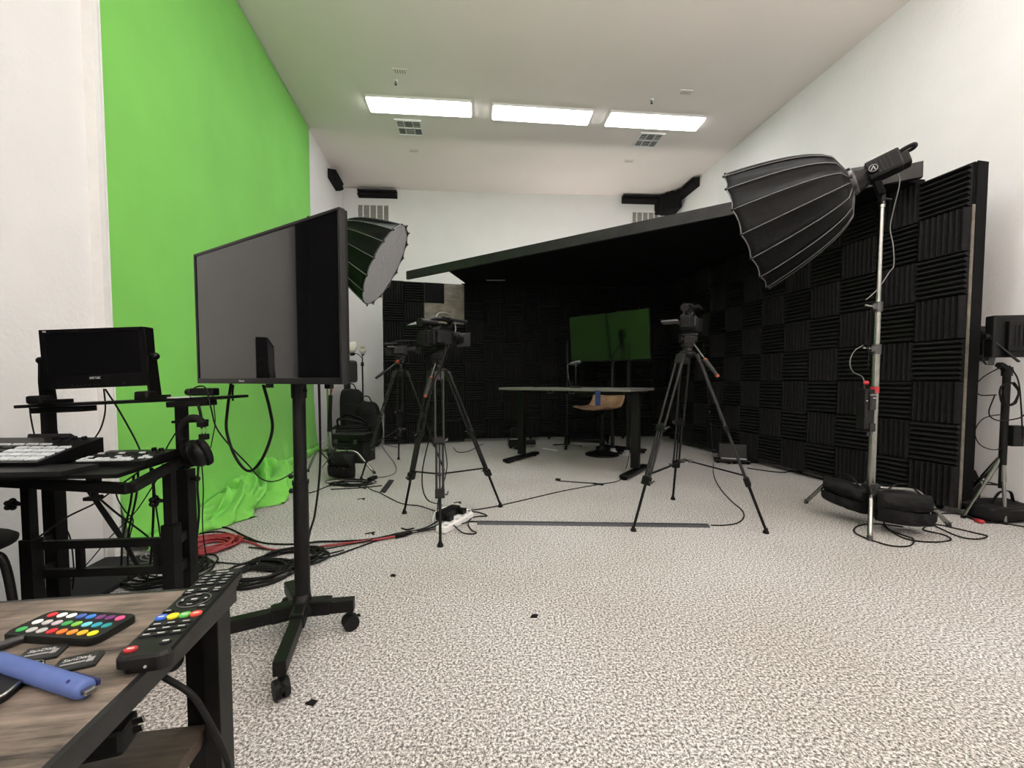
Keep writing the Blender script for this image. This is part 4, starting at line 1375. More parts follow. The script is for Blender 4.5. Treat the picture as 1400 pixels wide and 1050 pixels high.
def video_camera(M, label, lcd_side=1, lcd_tilt=0, hood=True, big=False, loop=False, s=1.0, lcd_pos=(-.05, .05, .115)):
    """x is the lens direction, y to the left, z up"""
    M = M @ Matrix.Scale(s, 4)
    t = thing('video_camera', label, 'camera', M=M)
    mb = MB(M)
    mb.box((-.01, 0, .075), (.20, .085, .105), bev=.012)
    mb.box((-.12, 0, .07), (.06, .070, .085), bev=.008)
    mb.prism([(-.05, .125), (.08, .125), (.055, .150), (-.02, .150)], -.034, .034, Matrix(((1, 0, 0, 0), (0, 0, -1, 0), (0, 1, 0, 0), (0, 0, 0, 1))))
    mb.box((.0, 0, .012), (.11, .05, .024), bev=.003)
    bd = obj('body', mb, BLACKP, t)
    mb = MB(M)
    for k in range(4): mb.box((-.06 + k * .032, .0435, .06 + (k % 2) * .035), (.018, .004, .010), bev=.001)
    for k in range(3): mb.cyl((-.05 + k * .045, .042, .10), (-.05 + k * .045, .048, .10), .006, n=10)
    mb.box((-.02, -.05, .075), (.13, .022, .075), bev=.009)
    obj('side_controls', mb, GREYM, bd)
    mb = MB(M)
    mb.cyl((.085, 0, .085), (.155, 0, .085), .044, .041, n=22); mb.cyl((.155, 0, .085), (.185, 0, .085), .046, .046, n=22)
    for x in (.10, .125, .150): mb.cyl((x, 0, .085), (x + .010, 0, .085), .0465, n=22)
    ln = obj('lens', mb, BLACKM, t)
    if hood:
        mb = MB(M)
        mb.add([(.182, .036, .055), (.182, -.036, .055), (.182, -.036, .115), (.182, .036, .115), (.245, .056, .038), (.245, -.056, .038), (.245, -.056, .132), (.245, .056, .132)],
               [(0, 1, 5, 4), (1, 2, 6, 5), (2, 3, 7, 6), (3, 0, 4, 7), (0, 3, 2, 1)])
        hd = obj('lens_hood', mb, GREYM if big else BLACKP, t)
        mb = MB(M); mb.cyl((.184, 0, .085), (.188, 0, .085), .032, n=20); obj('front_glass', mb, SCREEN, ln)
    mb = MB(M)
    mb.tube([(-.10, 0, .125), (-.105, 0, .165), (-.06, 0, .190), (.03, 0, .200), (.085, 0, .195), (.10, 0, .168), (.075, 0, .135)], .0135, 10, 5)
    hn = obj('handle', mb, BLACKP, t)
    mb = MB(M); mb.box((.055, 0, .205), (.09, .036, .020), bev=.004); mb.box((.10, 0, .195), (.018, .040, .045), bev=.004); obj('handle_controls', mb, GREYM, hn)
    mb = MB(M); mb.cyl((-.15, 0, .160), (-.04, 0, .165), .021, n=16); mb.cyl((-.185, 0, .158), (-.15, 0, .160), .027, .022, n=16); obj('viewfinder', mb, BLACKP, t)
    mb = MB(M); mb.cyl((.02, -.055, .195), (.20, -.055, .200), .0115, n=12); mb.box((.06, -.035, .195), (.03, .05, .018), bev=.003); obj('microphone', mb, NYLON, t)
    T = M @ Matrix.Translation((lcd_pos[0], lcd_side * lcd_pos[1], lcd_pos[2])) @ Matrix.Rotation(math.radians(lcd_tilt), 4, 'Y')
    mb = MB(T); mb.box((-.055, lcd_side * .055, .0), (.085, .115, .012), bev=.003); mb.box((0, lcd_side * .004, 0), (.02, .03, .02), bev=.003); lc = obj('lcd_panel', mb, ALU if not big else BLACKP, t)
    mb = MB(T); mb.box((-.055, lcd_side * .058, .0066), (.074, .098, .002)); obj('lcd_screen', mb, SILVER if not big else mat('lcd_grey', (.25, .25, .26), .25), lc)
    if loop:
        mb = MB(M); mb.tube([(-.02, .02, .21), (.03, .03, .245), (.11, .03, .25), (.17, .03, .22), (.19, .03, .16), (.17, .02, .12)], .004, 6, 6); obj('microphone_cable', mb, mat('grey_cable', (.22, .22, .22), .5), t)
    mb = MB(M); mb.box((-.165, 0, .06), (.035, .05, .07), bev=.004); obj('battery', mb, BLACKM, t)
    return t


video_camera(frame((ca.x + .01, ca.y, za), 58), 'large camcorder with raised lcd panel and cable loop on the middle tripod', 1, -22, True, True, True, 1.05, (-.04, .055, .185))
video_camera(frame((cb.x + .005, cb.y, zb), 58), 'camcorder with its silver lcd panel flipped out on the right tripod', 1, 6, True, False, False, .95, (-.05, .05, .070))
video_camera(frame((cc_.x, cc_.y, zc), 12), 'small dark camcorder on the tripod at the back left', -1, 0, True, False, False, .82)
c = ca
mb = MB(); mb.tube([(ca.x + .06, ca.y - .05, za + .05), (ca.x + .04, ca.y - .09, 1.08), (ca.x - .02, ca.y - .10, .95), Vector(Q(596, 560, 2.72)), Vector(Q(578, 640, 2.68)), Vector(Q(582, 680, 2.66)), P(602, 690, .008), P(632, 699, .008)], .0045, 6, 6)
tag(obj('camera_cable', mb, RUBBER), 'black cable running from the middle camera down to the power strip', 'cable')
mb = MB(); mb.tube([(ca.x + .08, ca.y - .05, za + .04), (ca.x + .03, ca.y - .085, 1.06), (ca.x + .03, ca.y - .08, .85), Q(607, 600, 2.76), Q(611, 640, 2.72), Q(600, 680, 2.66), P(598, 700, .008)], .004, 6, 6)
tag(obj('camera_cable', mb, RUBBER), 'second black cable hanging beside the middle tripod centre leg', 'cable')

# ---------------------------------------------------------------- parabolic softboxes with lamps on stands
def softbox(apex, aim, label, R=.45, D=.62, spin=0.0, nr=16, diffuser=True):
    M = axes(apex, aim) @ Matrix.Rotation(spin, 4, 'Z')
    t = thing('softbox', label, 'softbox', M=M)

    def prof(s):
        return .075 + (R - .075) * (s ** .40 if s > 0 else 0), D * s
    NS = 14; NG = 6

    def fabric(u, v):
        g = u * nr
        k = math.floor(g); fr = g - k
        r, z = prof(v)
        sag = (1 - (2 * fr - 1) ** 2)
        rr = r * (math.cos(math.pi / nr) / math.cos((fr - .5) * 2 * math.pi / nr)) * (1 - .052 * sag * math.sin(math.pi * min(1, v * 1.02)) ** .6 * (1 if v < .98 else .7))
        rr += .0035 * noise.noise(Vector((g * 3.1, v * 9, 1.7))) * sag
        a = 2 * math.pi * u
        z -= .014 * sag * v ** 4
        return (rr * math.cos(a), rr * math.sin(a), z)
    mb = MB(M); mb.grid(fabric, nr * NG, NS); f = obj('canopy', mb, SATIN, t)
    so = f.modifiers.new('thickness', 'SOLIDIFY'); so.thickness = .003
    for k in range(nr):
        a = 2 * math.pi * k / nr
        pts = []
        for j in range(NS + 1):
            r, z = prof(j / NS)
            r = r + .004
            pts.append((r * math.cos(a), r * math.sin(a), z + (.008 if j == NS else 0)))
        mb = MB(M); mb.tube(pts, .0035, 5, 1); obj('rib', mb, RIBM, t)
        mb = MB(M); r, z = prof(1); mb.ball((r * 1.008 * math.cos(a), r * 1.008 * math.sin(a), z), .009, n=8, m=5); obj('rib_tip', mb, BLACKP, t)
    pts = []
    for k in range(nr * 4 + 1):
        g = k / 4; fr = g - math.floor(g); sag = 1 - (2 * fr - 1) ** 2
        a = 2 * math.pi * g / nr; r = R * (1 - .030 * sag)
        pts.append((r * math.cos(a), r * math.sin(a), D - .014 * sag))
    mb = MB(M); mb.tube(pts, .005, 5, 1); obj('rim', mb, RIBM, t)
    mb = MB(M)
    mb.lathe([(.060, -.030), (.082, -.028), (.086, -.010), (.086, .020), (.076, .030), (.060, .030), (.060, -.030)], None, n=26); obj('speed_ring', mb, ALU, t)
    mb = MB(M)
    for k in range(8):
        a = 2 * math.pi * k / 8; mb.box((.088 * math.cos(a), .088 * math.sin(a), .0), (.018, .018, .030), bev=.003)
    obj('hinge_block', mb, GREYM, t)
    if diffuser:
        mb = MB(M)
        mb.grid(lambda u, v: ((R * .965) * v * math.cos(2 * math.pi * u), (R * .965) * v * math.sin(2 * math.pi * u), D - .016 - .010 * (1 - v * v) + .006 * noise.noise(Vector((u * 20, v * 5, 2)))), 48, 8)
        obj('diffuser', mb, DIFF, t)
    return M


def lamp_head(M, label, spig, emblem=False):
    """M: z is the light direction with origin at the speed ring; body extends along -z"""
    M = M @ Matrix.Diagonal((1.12, 1.12, .84, 1))
    t = thing('studio_lamp', label, 'studio light', M=M)
    mb = MB(M)
    mb.cyl((0, 0, -.075), (0, 0, -.032), .060, .074, n=24)
    mb.cyl((0, 0, -.105), (0, 0, -.075), .052, .060, n=24)
    obj('reflector_mount', mb, BLACKP, t)
    X = Vector((0, 0, 1)) - M.to_3x3().col[2] * M.to_3x3().col[2].z
    mb = MB(M)
    U = M.to_3x3().inverted() @ Vector((0, 0, 1)); U.z = 0; U.normalize(); V = Vector((-U.y, U.x, 0))
    R3 = Matrix.Identity(4)
    for i in range(3):
        R3[i][0], R3[i][1], R3[i][2] = V[i], U[i], (0, 0, 1)[i]
    mb.box((0, .0, -.20), (.105, .110, .20), R3, bev=.014)
    mb.box((0, -.02, -.315), (.085, .070, .05), R3, bev=.010)
    bd = obj('body', mb, BLACKP, t)
    for k in range(6):
        for s in (-1, 1):
            mb = MB(M); mb.box((s * .0535, 0, -.235 + k * .024), (.003, .075, .008), R3); obj('cooling_fin', mb, GREYM, bd)
    mb = MB(M); mb.box((0, .0565, -.19), (.080, .004, .15), R3, bev=.001); obj('top_plate', mb, SILVER, bd)
    mb = MB(M)
    mb.tube([R3 @ Vector((x, y, z)) for x, y, z in ((-.028, .030, -.30), (-.030, .034, -.33), (-.028, .034, -.375), (0, .034, -.392), (.028, .034, -.375), (.030, .034, -.33), (.028, .030, -.30))], .011, 8, 6)
    obj('handle', mb, BLACKM, bd)
    # yoke and spigot
    c = M @ (R3 @ Vector((0, -.005, -.135)))
    vx = (M.to_3x3() @ (R3.to_3x3() @ Vector((1, 0, 0)))).normalized()
    sp = Vector(spig)
    mb = MB()
    for s in (-1, 1):
        mb.bar(c + vx * (s * .064), Vector((sp.x, sp.y, sp.z + .035)) + vx * (s * .060), .034, .010, up=vx, bev=.002)
    mb.bar(Vector((sp.x, sp.y, sp.z + .035)) - vx * .064, Vector((sp.x, sp.y, sp.z + .035)) + vx * .064, .034, .012, bev=.002)
    mb.cyl(sp + Vector((0, 0, -.03)), sp + Vector((0, 0, .035)), .019, n=16)
    mb.bar(sp + Vector((0, 0, .01)), sp + Vector((.055, -.015, .0)), .012, .012, bev=.003)
    yk = obj('yoke', mb, BLACKM, t)
    for s in (-1, 1):
        mb = MB(); mb.cyl(c + vx * (s * .064), c + vx * (s * .084), .027, .025, n=22); kn = obj('tilt_knob', mb, BLACKP, yk)
        if emblem and vx.y * s < 0:
            T = axes(c + vx * (s * .0845), vx * s, Vector((0, 0, 1)).cross(vx * s))
            mb = MB(T)
            mb.tube([(.021 * math.cos(2 * math.pi * k / 24), .021 * math.sin(2 * math.pi * k / 24), 0) for k in range(25)], .0012, 4, 1)
            mb.bar((-.010, -.011, 0), (0, .013, 0), .0030, .001, up=(0, 0, 1)); mb.bar((.010, -.011, 0), (0, .013, 0), .0030, .001, up=(0, 0, 1))
            obj('emblem', mb, SILVER, kn)
    return t


def roller_stand(base, top_z, feet, label, collars, leg_z=.235):
    t = thing('light_stand', label, 'light stand', (base.x, base.y, 0))
    b = Vector((base.x, base.y, 0))
    mb = MB(); mb.cyl(b + Vector((0, 0, .15)), b + Vector((0, 0, collars[0])), .0235, n=20); p0 = obj('pole', mb, CHROME, t)
    mb = MB(); mb.cyl(b + Vector((0, 0, collars[0])), b + Vector((0, 0, collars[1])), .0190, n=20)
    mb.cyl(b + Vector((0, 0, collars[1])), b + Vector((0, 0, top_z - .03)), .0145, n=20); mb.cyl(b + Vector((0, 0, top_z - .04)), b + Vector((0, 0, top_z)), .019, n=16); obj('upper_pole', mb, CHROME, t)
    for z in collars:
        mb = MB(); mb.cyl(b + Vector((0, 0, z - .035)), b + Vector((0, 0, z + .03)), .028, n=20); mb.box((b.x - .03, b.y - .008, z), (.034, .026, .036), bev=.004)
        co = obj('collar', mb, ALU, t)
        mb = MB(); mb.cyl((b.x - .04, b.y - .012, z), (b.x - .078, b.y - .022, z + .003), .007, n=10); mb.bar((b.x - .074, b.y - .020, z + .003), (b.x - .112, b.y - .030, z + .006), .008, .012, bev=.002); obj('wing_bolt', mb, CHROME, co)
    mb = MB(); mb.cyl(b + Vector((0, 0, .20)), b + Vector((0, 0, .275)), .036, n=20); mb.cyl(b + Vector((0, 0, .13)), b + Vector((0, 0, .17)), .032, n=20)
    mb.box((b.x, b.y, .255), (.085, .06, .03), bev=.005)
    obj('leg_casting', mb, ALU, t)
    for f in feet:
        f = Vector(f); u = (f - b); u.z = 0; L = u.length; u.normalize()
        mb = MB()
        k1 = b + u * (L * .60) + Vector((0, 0, leg_z))
        mb.tube([b + u * .03 + Vector((0, 0, leg_z + .01)), k1 - u * .05 + Vector((0, 0, .004)), k1 + Vector((0, 0, -.012)), k1 + (f - k1) * .18, f + Vector((0, 0, .012))], .0135, 12, 6)
        lg = obj('leg', mb, CHROME, t)
        mb = MB(); mb.cyl(f, f + Vector((0, 0, .03)) - u * .004, .0155, n=14); obj('foot', mb, RUBBER if False else ALU, lg)
        mb = MB(); mb.bar(b + u * .03 + Vector((0, 0, .15)), b + u * (L * .40) + Vector((0, 0, leg_z - .012)), .014, .010); obj('strut', mb, ALU, lg)
    return t


desk_c = Vector((.69, 4.70, .95))
# right light
RS = Vector((2.435, 2.80, 0))
RAp = Q(1163, 250, 2.78)
aim = Vector((-.74, .62, -.30))
Ms = softbox(RAp, aim, 'large black parabolic softbox on the tall chrome stand at the right', spin=.06)
top = RS.copy(); top.z = 2.155
roller_stand(RS, 2.145, [P(1102, 688), P(1189, 739), P(1297, 720)], 'tall chrome roller stand with sandbags at the right', (1.18, 1.46))
lamp_head(Ms, 'black studio lamp behind the large right softbox', top, True)
# left light
LS = Vector((-1.87, 4.26, 0))
LAp = Vector((-1.80, 4.335, 2.43))
Lc = Q(529, 364, 4.385)
Ml = softbox(LAp, Lc - LAp, 'black parabolic softbox with white front partly behind the large television', R=.455, D=(Lc - LAp).length, spin=.12)
top = LS.copy(); top.z = 2.27
roller_stand(LS, 2.26, [P(421, 645), P(512, 648), P(466, 634)], 'chrome roller stand at the left behind the large television', (1.15, 1.5))
lamp_head(Ml, 'black studio lamp of the left softbox hidden behind the television', top)


def saddle_bag(A, Bp, sag, w, label, folds=1.0, seed=0):
    """soft bag lobe hanging between A and Bp (top edge line), hanging sag below, w thick"""
    A, Bp = Vector(A), Vector(Bp)
    u = (Bp - A); L = u.length; u.normalize(); nrm = Vector((u.y, -u.x, 0)).normalized()
    t = thing('sandbag', label, 'sandbag', (A + Bp) / 2 - Vector((0, 0, sag)))
    mb = MB()

    def fn(a, b):
        an = 2 * math.pi * b
        s = a * 2 - 1
        end = max(0.05, (1 - abs(s) ** 9))
        x = L / 2 * s * 1.02
        cx = math.copysign(abs(math.cos(an)) ** .75, math.cos(an)); sx = math.copysign(abs(math.sin(an)) ** .6, math.sin(an))
        th = w / 2 * cx * end * (1.15 if sx < 0 else .75)
        z = -sag / 2 + sag / 2 * sx * (1 - .06 * math.cos(a * 6))
        p = A.lerp(Bp, .5) + u * x + nrm * th + Vector((0, 0, z))
        p += nrm * (.016 * folds * (.5 - abs(noise.noise(Vector((a * 3.2 + z * 9, z * 16 + seed, seed * 3.1 + cx)))))) + Vector((0, 0, .006 * folds * noise.noise(Vector((a * 3 + 4, cx, seed)))))
        return p
    mb.grid(fn, 40, 40); obj('fabric', mb, NYLON, t)
    mb = MB(); q = A.lerp(Bp, .5)
    mb.tube([A.lerp(Bp, .15) + Vector((0, 0, -.01)), A.lerp(Bp, .35) + Vector((0, 0, .045)), A.lerp(Bp, .6) + Vector((0, 0, .05)), A.lerp(Bp, .85) + Vector((0, 0, -.01))], .009, 6, 6, flat=.35)
    obj('strap', mb, NYLON, t)
    mb = MB(); mb.bar(A.lerp(Bp, .06) + nrm * (w * .46) + Vector((0, 0, -sag * .36)), A.lerp(Bp, .94) + nrm * (w * .46) + Vector((0, 0, -sag * .36)), .006, .007); obj('seam', mb, BLACKM, t)
    return t


saddle_bag(Q(1128, 649, 2.98), Q(1187, 669, 2.74), .17, .15, 'black sandbag slung over the left leg of the chrome right stand', 1.3, 1)
saddle_bag(Q(1199, 670, 2.62), Q(1271, 676, 2.60), .20, .17, 'black sandbag slung over the right leg of the chrome right stand', 1.3, 2)
saddle_bag(Q(449, 618, 4.10), Q(485, 620, 4.12), .24, .18, 'black sandbag on the left chrome stand behind the television', 1.0, 3)

# ballast box on the right stand
bc = Q(1184, 558, 2.74)
M = frame((bc.x, bc.y, bc.z), 12)
bb = thing('control_box', 'black lamp control box with a red knob clamped on the chrome right stand', 'control box', M=M)
mb = MB(M); mb.box((-.005, 0, -.005), (.085, .055, .26), bev=.006); obj('case', mb, BLACKP, bb)
mb = MB(M); mb.box((.012, -.031, .045), (.052, .008, .11), bev=.003); mb.box((.012, -.0355, .02), (.03, .003, .02)); obj('front_panel', mb, mat('box_panel', (.012, .012, .013), .3), bb)
mb = MB(M); mb.box((.012, -.036, .088), (.060, .002, .003)); mb.box((.02, -.0362, .068), (.022, .002, .005)); mb.box((-.03, -.0282, .05), (.012, .003, .006)); obj('marking', mb, OFFW, bb)
mb = MB(M); mb.box((.020, -.010, -.125), (.05, .045, .055), bev=.005); obj('battery_plate', mb, GREYM, bb)
mb = MB(M); mb.cyl((.008, -.01, -.15), (.006, -.012, -.185), .005); mb.cyl((.024, -.01, -.15), (.026, -.012, -.18), .006); obj('plug', mb, ALU, bb)
mb = MB(M); mb.cyl((-.020, 0, .125), (-.020, 0, .155), .006); mb.cyl((-.020, 0, .125), (-.020, 0, .132), .014); ks = obj('knob_stem', mb, GREYM, bb)
mb = MB(M); mb.ball((-.012, -.004, .168), .015, (1.25, 1, .9)); mb.ball((-.026, -.008, .166), .010); obj('knob', mb, RED, ks)
mb = MB(); mb.cyl((RS.x, RS.y, bc.z + .10), (RS.x, RS.y, bc.z + .14), .0250, n=18); tag(obj('tape_band', mb, RED), 'red tape band round the chrome right stand pole', 'tape')

cab('lamp_cable', 'pale thin cable hanging from the right studio lamp beside its stand', [Q(1226, 232, 2.72), Q(1230, 250, 2.74), Q(1222, 285, 2.80), Q(1217, 312, 2.84), Q(1221, 335, 2.84), Q(1222, 362, 2.84), Q(1216, 372, 2.84), Q(1200, 395, 2.80), Q(1184, 410, 2.77)], .0032, mat('pale_cable', (.24, .24, .24), .45))
cab('lamp_cable', 'thin cable bowing out beside the chrome right stand above the control box', [Q(1180, 472, 2.77), Q(1168, 480, 2.75), Q(1162, 495, 2.74), Q(1166, 508, 2.75), Q(1180, 517, 2.76), Q(1183, 540, 2.765)], .0032, mat('pale_cable_b', (.16, .16, .16), .45))
cab('lamp_cable', 'black cable running down the left side of the chrome right stand', [Q(1187, 425, 2.79), Q(1184, 450, 2.77), Q(1188, 480, 2.77), Q(1186, 505, 2.77)], .003)
zf = .006
cab('floor_cable', 'black cable looped on the carpet in front of the chrome right stand', [Q(1186, 662, 2.72), Q(1198, 690, 2.66), Q(1206, 710, 2.6), P(1216, 724, zf), P(1236, 732, zf), P(1249, 737, zf), P(1244, 746, zf), P(1218, 746, zf), P(1185, 736, zf), P(1168, 727, zf), P(1173, 719, zf), P(1196, 716, zf), P(1235, 720, zf)], .0045)
cab('floor_cable', 'black cable looping right of the black sandbags on the carpet', [P(1207, 718, zf), P(1230, 733, zf), P(1250, 739, zf), P(1278, 741, zf), P(1300, 738, zf), P(1290, 731, zf), P(1262, 724, zf), P(1277, 717, zf), P(1305, 722, zf), P(1335, 729, zf), P(1350, 733, zf), P(1335, 737, zf), P(1310, 733, zf), P(1276, 718, zf)], .0045)
cab('floor_cable', 'black cable with a red connector running right along the carpet', [P(1268, 704, zf), P(1290, 702, zf), P(1312, 703, zf), P(1330, 710, zf), P(1345, 714, zf), P(1375, 716, zf), P(1410, 722, zf)], .0045)
mb = MB(); mb.tube([P(1333, 711, .014), P(1345, 714, .014)], .013, 10, 1); tag(obj('cable_connector', mb, RED), 'small red cable connector on the carpet at the right', 'connector')

# ---------------------------------------------------------------- lamps, stand and bags behind the right panel edge
def flood_light(px, py, Y, w, h, ang, label):
    c = Q(px, py, Y); M = frame(c, ang)
    t = thing('flood_light', label, 'studio light', M=M)
    mb = MB(M); mb.box((0, 0, 0), (w, .06, h), bev=.008); mb.box((0, -.04, 0), (w * .55, .03, h * .7), bev=.006); obj('housing', mb, BLACKP, t)
    for k in range(5):
        mb = MB(M); mb.box((-w * .16 + k * w * .08, -.057, 0), (.006, .006, h * .5)); obj('cooling_fin', mb, GREYM, t)
    mb = MB(M); mb.bar((-w / 2 - .004, 0, .0), (-w * .1, -.065, -h * .62), .03, .008); mb.bar((w / 2 + .004, 0, .0), (w * .1, -.065, -h * .62), .03, .008)
    yk = obj('yoke', mb, GREYM, t)
    mb = MB(M); mb.cyl((-w / 2 - .002, 0, 0), (-w / 2 - .03, 0, 0), .020, n=16); mb.cyl((w / 2, 0, 0), (w / 2 + .03, 0, 0), .020, n=16); obj('tilt_knob', mb, BLACKM, yk)
    mb = MB(M); mb.box((.02, -.058, -.04), (.018, .004, .045)); obj('label_plate', mb, OFFW, t)
    return t


flood_light(1342, 470, 3.05, .135, .25, -12, 'narrow black flood light beside the right edge of the foam panel')
flood_light(1388, 460, 2.72, .30, .27, -8, 'wide black flood light cut by the right frame edge')
sb = Vector((3.30, 2.75, 0)); sb = Q(1371, 620, 2.80); sb.z = 0
ls = thing('light_stand', 'black tripod light stand with grey legs at the right frame edge', 'light stand', sb)
mb = MB(); mb.cyl(sb + Vector((0, 0, .40)), sb + Vector((0, 0, 1.03)), .020, n=16); mb.cyl(sb + Vector((0, 0, .24)), sb + Vector((0, 0, .42)), .015, n=14); obj('pole', mb, BLACKM, ls)
mb = MB(); mb.bar(sb + Vector((-.06, 0, 1.08)), sb + Vector((.02, 0, 1.03)), .04, .03, bev=.006); mb.cyl(sb + Vector((0, 0, 1.0)), sb + Vector((0, 0, 1.06)), .027); obj('spigot', mb, BLACKP, ls)
for f in (P(1317, 708), P(1374, 717), Vector((sb.x + .08, sb.y + .36, 0))):
    u = f - sb
    mb = MB(); a = sb + Vector((0, 0, .44)) + u * .06
    mb.cyl(a, a.lerp(f, .35), .014, n=12); mb.cyl(a.lerp(f, .3), f + Vector((0, 0, .008)), .010, n=12)
    lg = obj('leg', mb, CHROME, ls)
    mb = MB(); mb.bar(sb + Vector((0, 0, .26)), a.lerp(f, .42), .012, .008); obj('strut', mb, BLACKM, lg)
    mb = MB(); mb.cyl(f, f + Vector((0, 0, .02)), .014); obj('foot', mb, RUBBER, lg)
mb = MB(); mb.box((sb.x + .05, sb.y - .02, .60), (.075, .05, .14), bev=.006); tag(obj('power_brick', mb, BLACKP), 'black power box strapped to the stand at the right frame edge', 'box')
lc = sb + Vector((-.02, -.03, .88))
pts = []
for k in range(46):
    a = 2 * math.pi * k / 15
    pts.append(lc + Vector((.055 * math.cos(a) + .004 * math.sin(k * 1.7), -.01 + .012 * math.sin(a * .5), .075 * math.sin(a) + .004 * math.cos(k * 2.1))))
cab('coiled_cable', 'black cable coiled round the pole of the stand at the right frame edge', pts, .005, k=3)
cab('hanging_cable', 'black cable looping left of the stand pole at the right frame edge', [Q(1368, 502, 2.74), Q(1345, 515, 2.76), Q(1332, 530, 2.78), Q(1340, 540, 2.78), Q(1362, 540, 2.76)], .004)
cab('hanging_cable', 'black cable hanging in a large loop right of the foam panel edge', [Q(1360, 540, 2.74), Q(1352, 565, 2.76), Q(1365, 575, 2.74), Q(1392, 572, 2.7), Q(1402, 566, 2.68)], .004)
cab('hanging_cable', 'thin black cable sagging low beside the dark post at the right', [Q(1372, 566, 2.76), Q(1345, 572, 2.80), Q(1333, 590, 2.82), Q(1340, 608, 2.82), Q(1360, 615, 2.8), Q(1378, 608, 2.78)], .0032)
cab('hanging_cable', 'black cable falling from the wide flood light at the right frame edge', [Q(1380, 500, 2.70), Q(1392, 520, 2.70), Q(1396, 555, 2.70), Q(1398, 600, 2.72)], .004)


def soft_bag(c, size, ang, label, name='equipment_bag', seed=0, power=.55, m=None, lumps=1.0, lean=(0, 0)):
    M = frame(c, ang)
    t = thing(name, label, 'bag', M=M)
    mb = MB(M)

    def fn(a, b):
        th = math.pi * (b - .5); ph = 2 * math.pi * a
        def sp(v): return math.copysign(abs(v) ** power, v)
        x = sp(math.cos(th)) * sp(math.cos(ph)); y = sp(math.cos(th)) * sp(math.sin(ph)); z = sp(math.sin(th))
        nn = noise.noise(Vector((x * 1.7 + seed, y * 1.7, z * 1.7)))
        k = 1 + .10 * lumps * nn
        zz = (z * .5 + .5) * size[2] * (1 + .06 * lumps * nn if z > -.9 else 1)
        return (x * size[0] / 2 * k + lean[0] * zz, y * size[1] / 2 * k + lean[1] * zz, max(0.001, zz))
    mb.grid(fn, 28, 18); obj('fabric', mb, m or NYLON, t)
    mb = MB(M); w, d, h = size
    mb.tube([(-w * .25 + lean[0] * h, -d * .1 + lean[1] * h, h * .96), (-w * .12 + lean[0] * h, -d * .14 + lean[1] * h, h + .07), (w * .12 + lean[0] * h, -d * .14 + lean[1] * h, h + .07), (w * .25 + lean[0] * h, -d * .1 + lean[1] * h, h * .96)], .010, 6, 5, flat=.4)
    obj('handle', mb, NYLON, t)
    mb = MB(M); mb.tube([(-w * .47 + lean[0] * h * .7, -d * .30 + lean[1] * h * .7, h * .72), (0 + lean[0] * h * .7, -d * .52 + lean[1] * h * .7, h * .74), (w * .47 + lean[0] * h * .7, -d * .30 + lean[1] * h * .7, h * .72)], .005, 5, 5); obj('zipper', mb, GREYM, t)
    return t


soft_bag((3.40, 2.88, 0), (.38, .22, .13), 10, 'low black bag on the carpet between the legs of the right edge stand', seed=3, lumps=1.6)
soft_bag((3.45, 3.22, 0), (.20, .26, .30), -8, 'taller slumped black bag behind the low bag at the right edge', seed=7, lumps=1.8)

# ---------------------------------------------------------------- desk, far television, chair
ux = Vector((.815, -.58, 0)).normalized(); uy = Vector((-ux.y, ux.x, 0))
M = Matrix.Identity(4)
for i in range(3): M[i][0], M[i][1], M[i][2], M[i][3] = ux[i], uy[i], (0, 0, 1)[i], (.70, 4.70, 0)[i]
DM = M
dk = thing('standing_desk', 'grey topped standing desk with black legs inside the dark booth', 'desk', M=M)
mb = MB(M); mb.box((0, 0, .875), (1.56, .76, .028), bev=.004); obj('desk_top', mb, DESKT, dk)
for s in (-1, 1):
    mb = MB(M); mb.box((s * .71, 0, .44), (.085, .065, .75), bev=.004); mb.box((s * .71, 0, .83), (.07, .05, .07), bev=.003)
    lg = obj('leg', mb, BLACKM, dk)
    mb = MB(M); mb.box((s * .71, 0, .033), (.085, .69, .034), bev=.010)
    for q in (-.30, .30): mb.cyl((s * .71, q, 0), (s * .71, q, .018), .022)
    obj('foot', mb, BLACKM, lg)
    mb = MB(M); mb.box((s * .71, 0, .853), (.06, .60, .020), bev=.003); obj('top_bracket', mb, GREYM, lg)
mb = MB(M); mb.box((0, .0, .835), (1.40, .05, .035)); obj('crossbar', mb, BLACKM, dk)
for s in (-.12, .14):
    mb = MB(M); mb.tube([(s - .03, -.33, .862), (s - .03, -.33, .835), (s + .03, -.33, .835), (s + .03, -.33, .862)], .005, 6, 1); obj('cable_hook', mb, ALU, dk)
mb = MB(M); mb.box((.46, -.392, .795), (.055, .004, .15)); tag(obj('tape_strip', mb, LABELB), 'blue cloth strip hanging from the front edge of the grey desk', 'strap')

# desk microphone
mp = Q(787, 526, 4.62)
mp.z = .889
mc = thing('desk_microphone', 'silver microphone on a small black stand on the grey desk', 'microphone', mp)
mb = MB(); mb.lathe([(.001, 0), (.075, 0), (.078, .006), (.070, .014), (.02, .020), (.001, .020)], Matrix.Translation(mp), n=26); obj('base', mb, BLACKM, mc)
mb = MB(); mb.cyl(mp + Vector((0, 0, .015)), mp + Vector((0, 0, .24)), .010, n=12); obj('stem', mb, BLACKM, mc)
mb = MB(); h = mp + Vector((0, 0, .275)); mb.cyl(h + Vector((-.05, .02, -.01)), h + Vector((.035, -.012, .008)), .019, .023, n=18); mb.ball(h + Vector((.036, -.013, .008)), .0235); hd = obj('capsule', mb, ALU, mc)
mb = MB(); mb.box(tuple(mp + Vector((0, 0, .245))), (.03, .03, .03), bev=.004); obj('mount', mb, BLACKP, mc)
mb = MB(); mb.tube([h + Vector((-.055, .02, -.01)), h + Vector((-.085, .02, -.03)), mp + Vector((-.08, .0, .12)), mp + Vector((-.06, .0, .04)), mp + Vector((-.05, .02, .004))], .004, 6, 5); obj('cable', mb, ALU, mc)
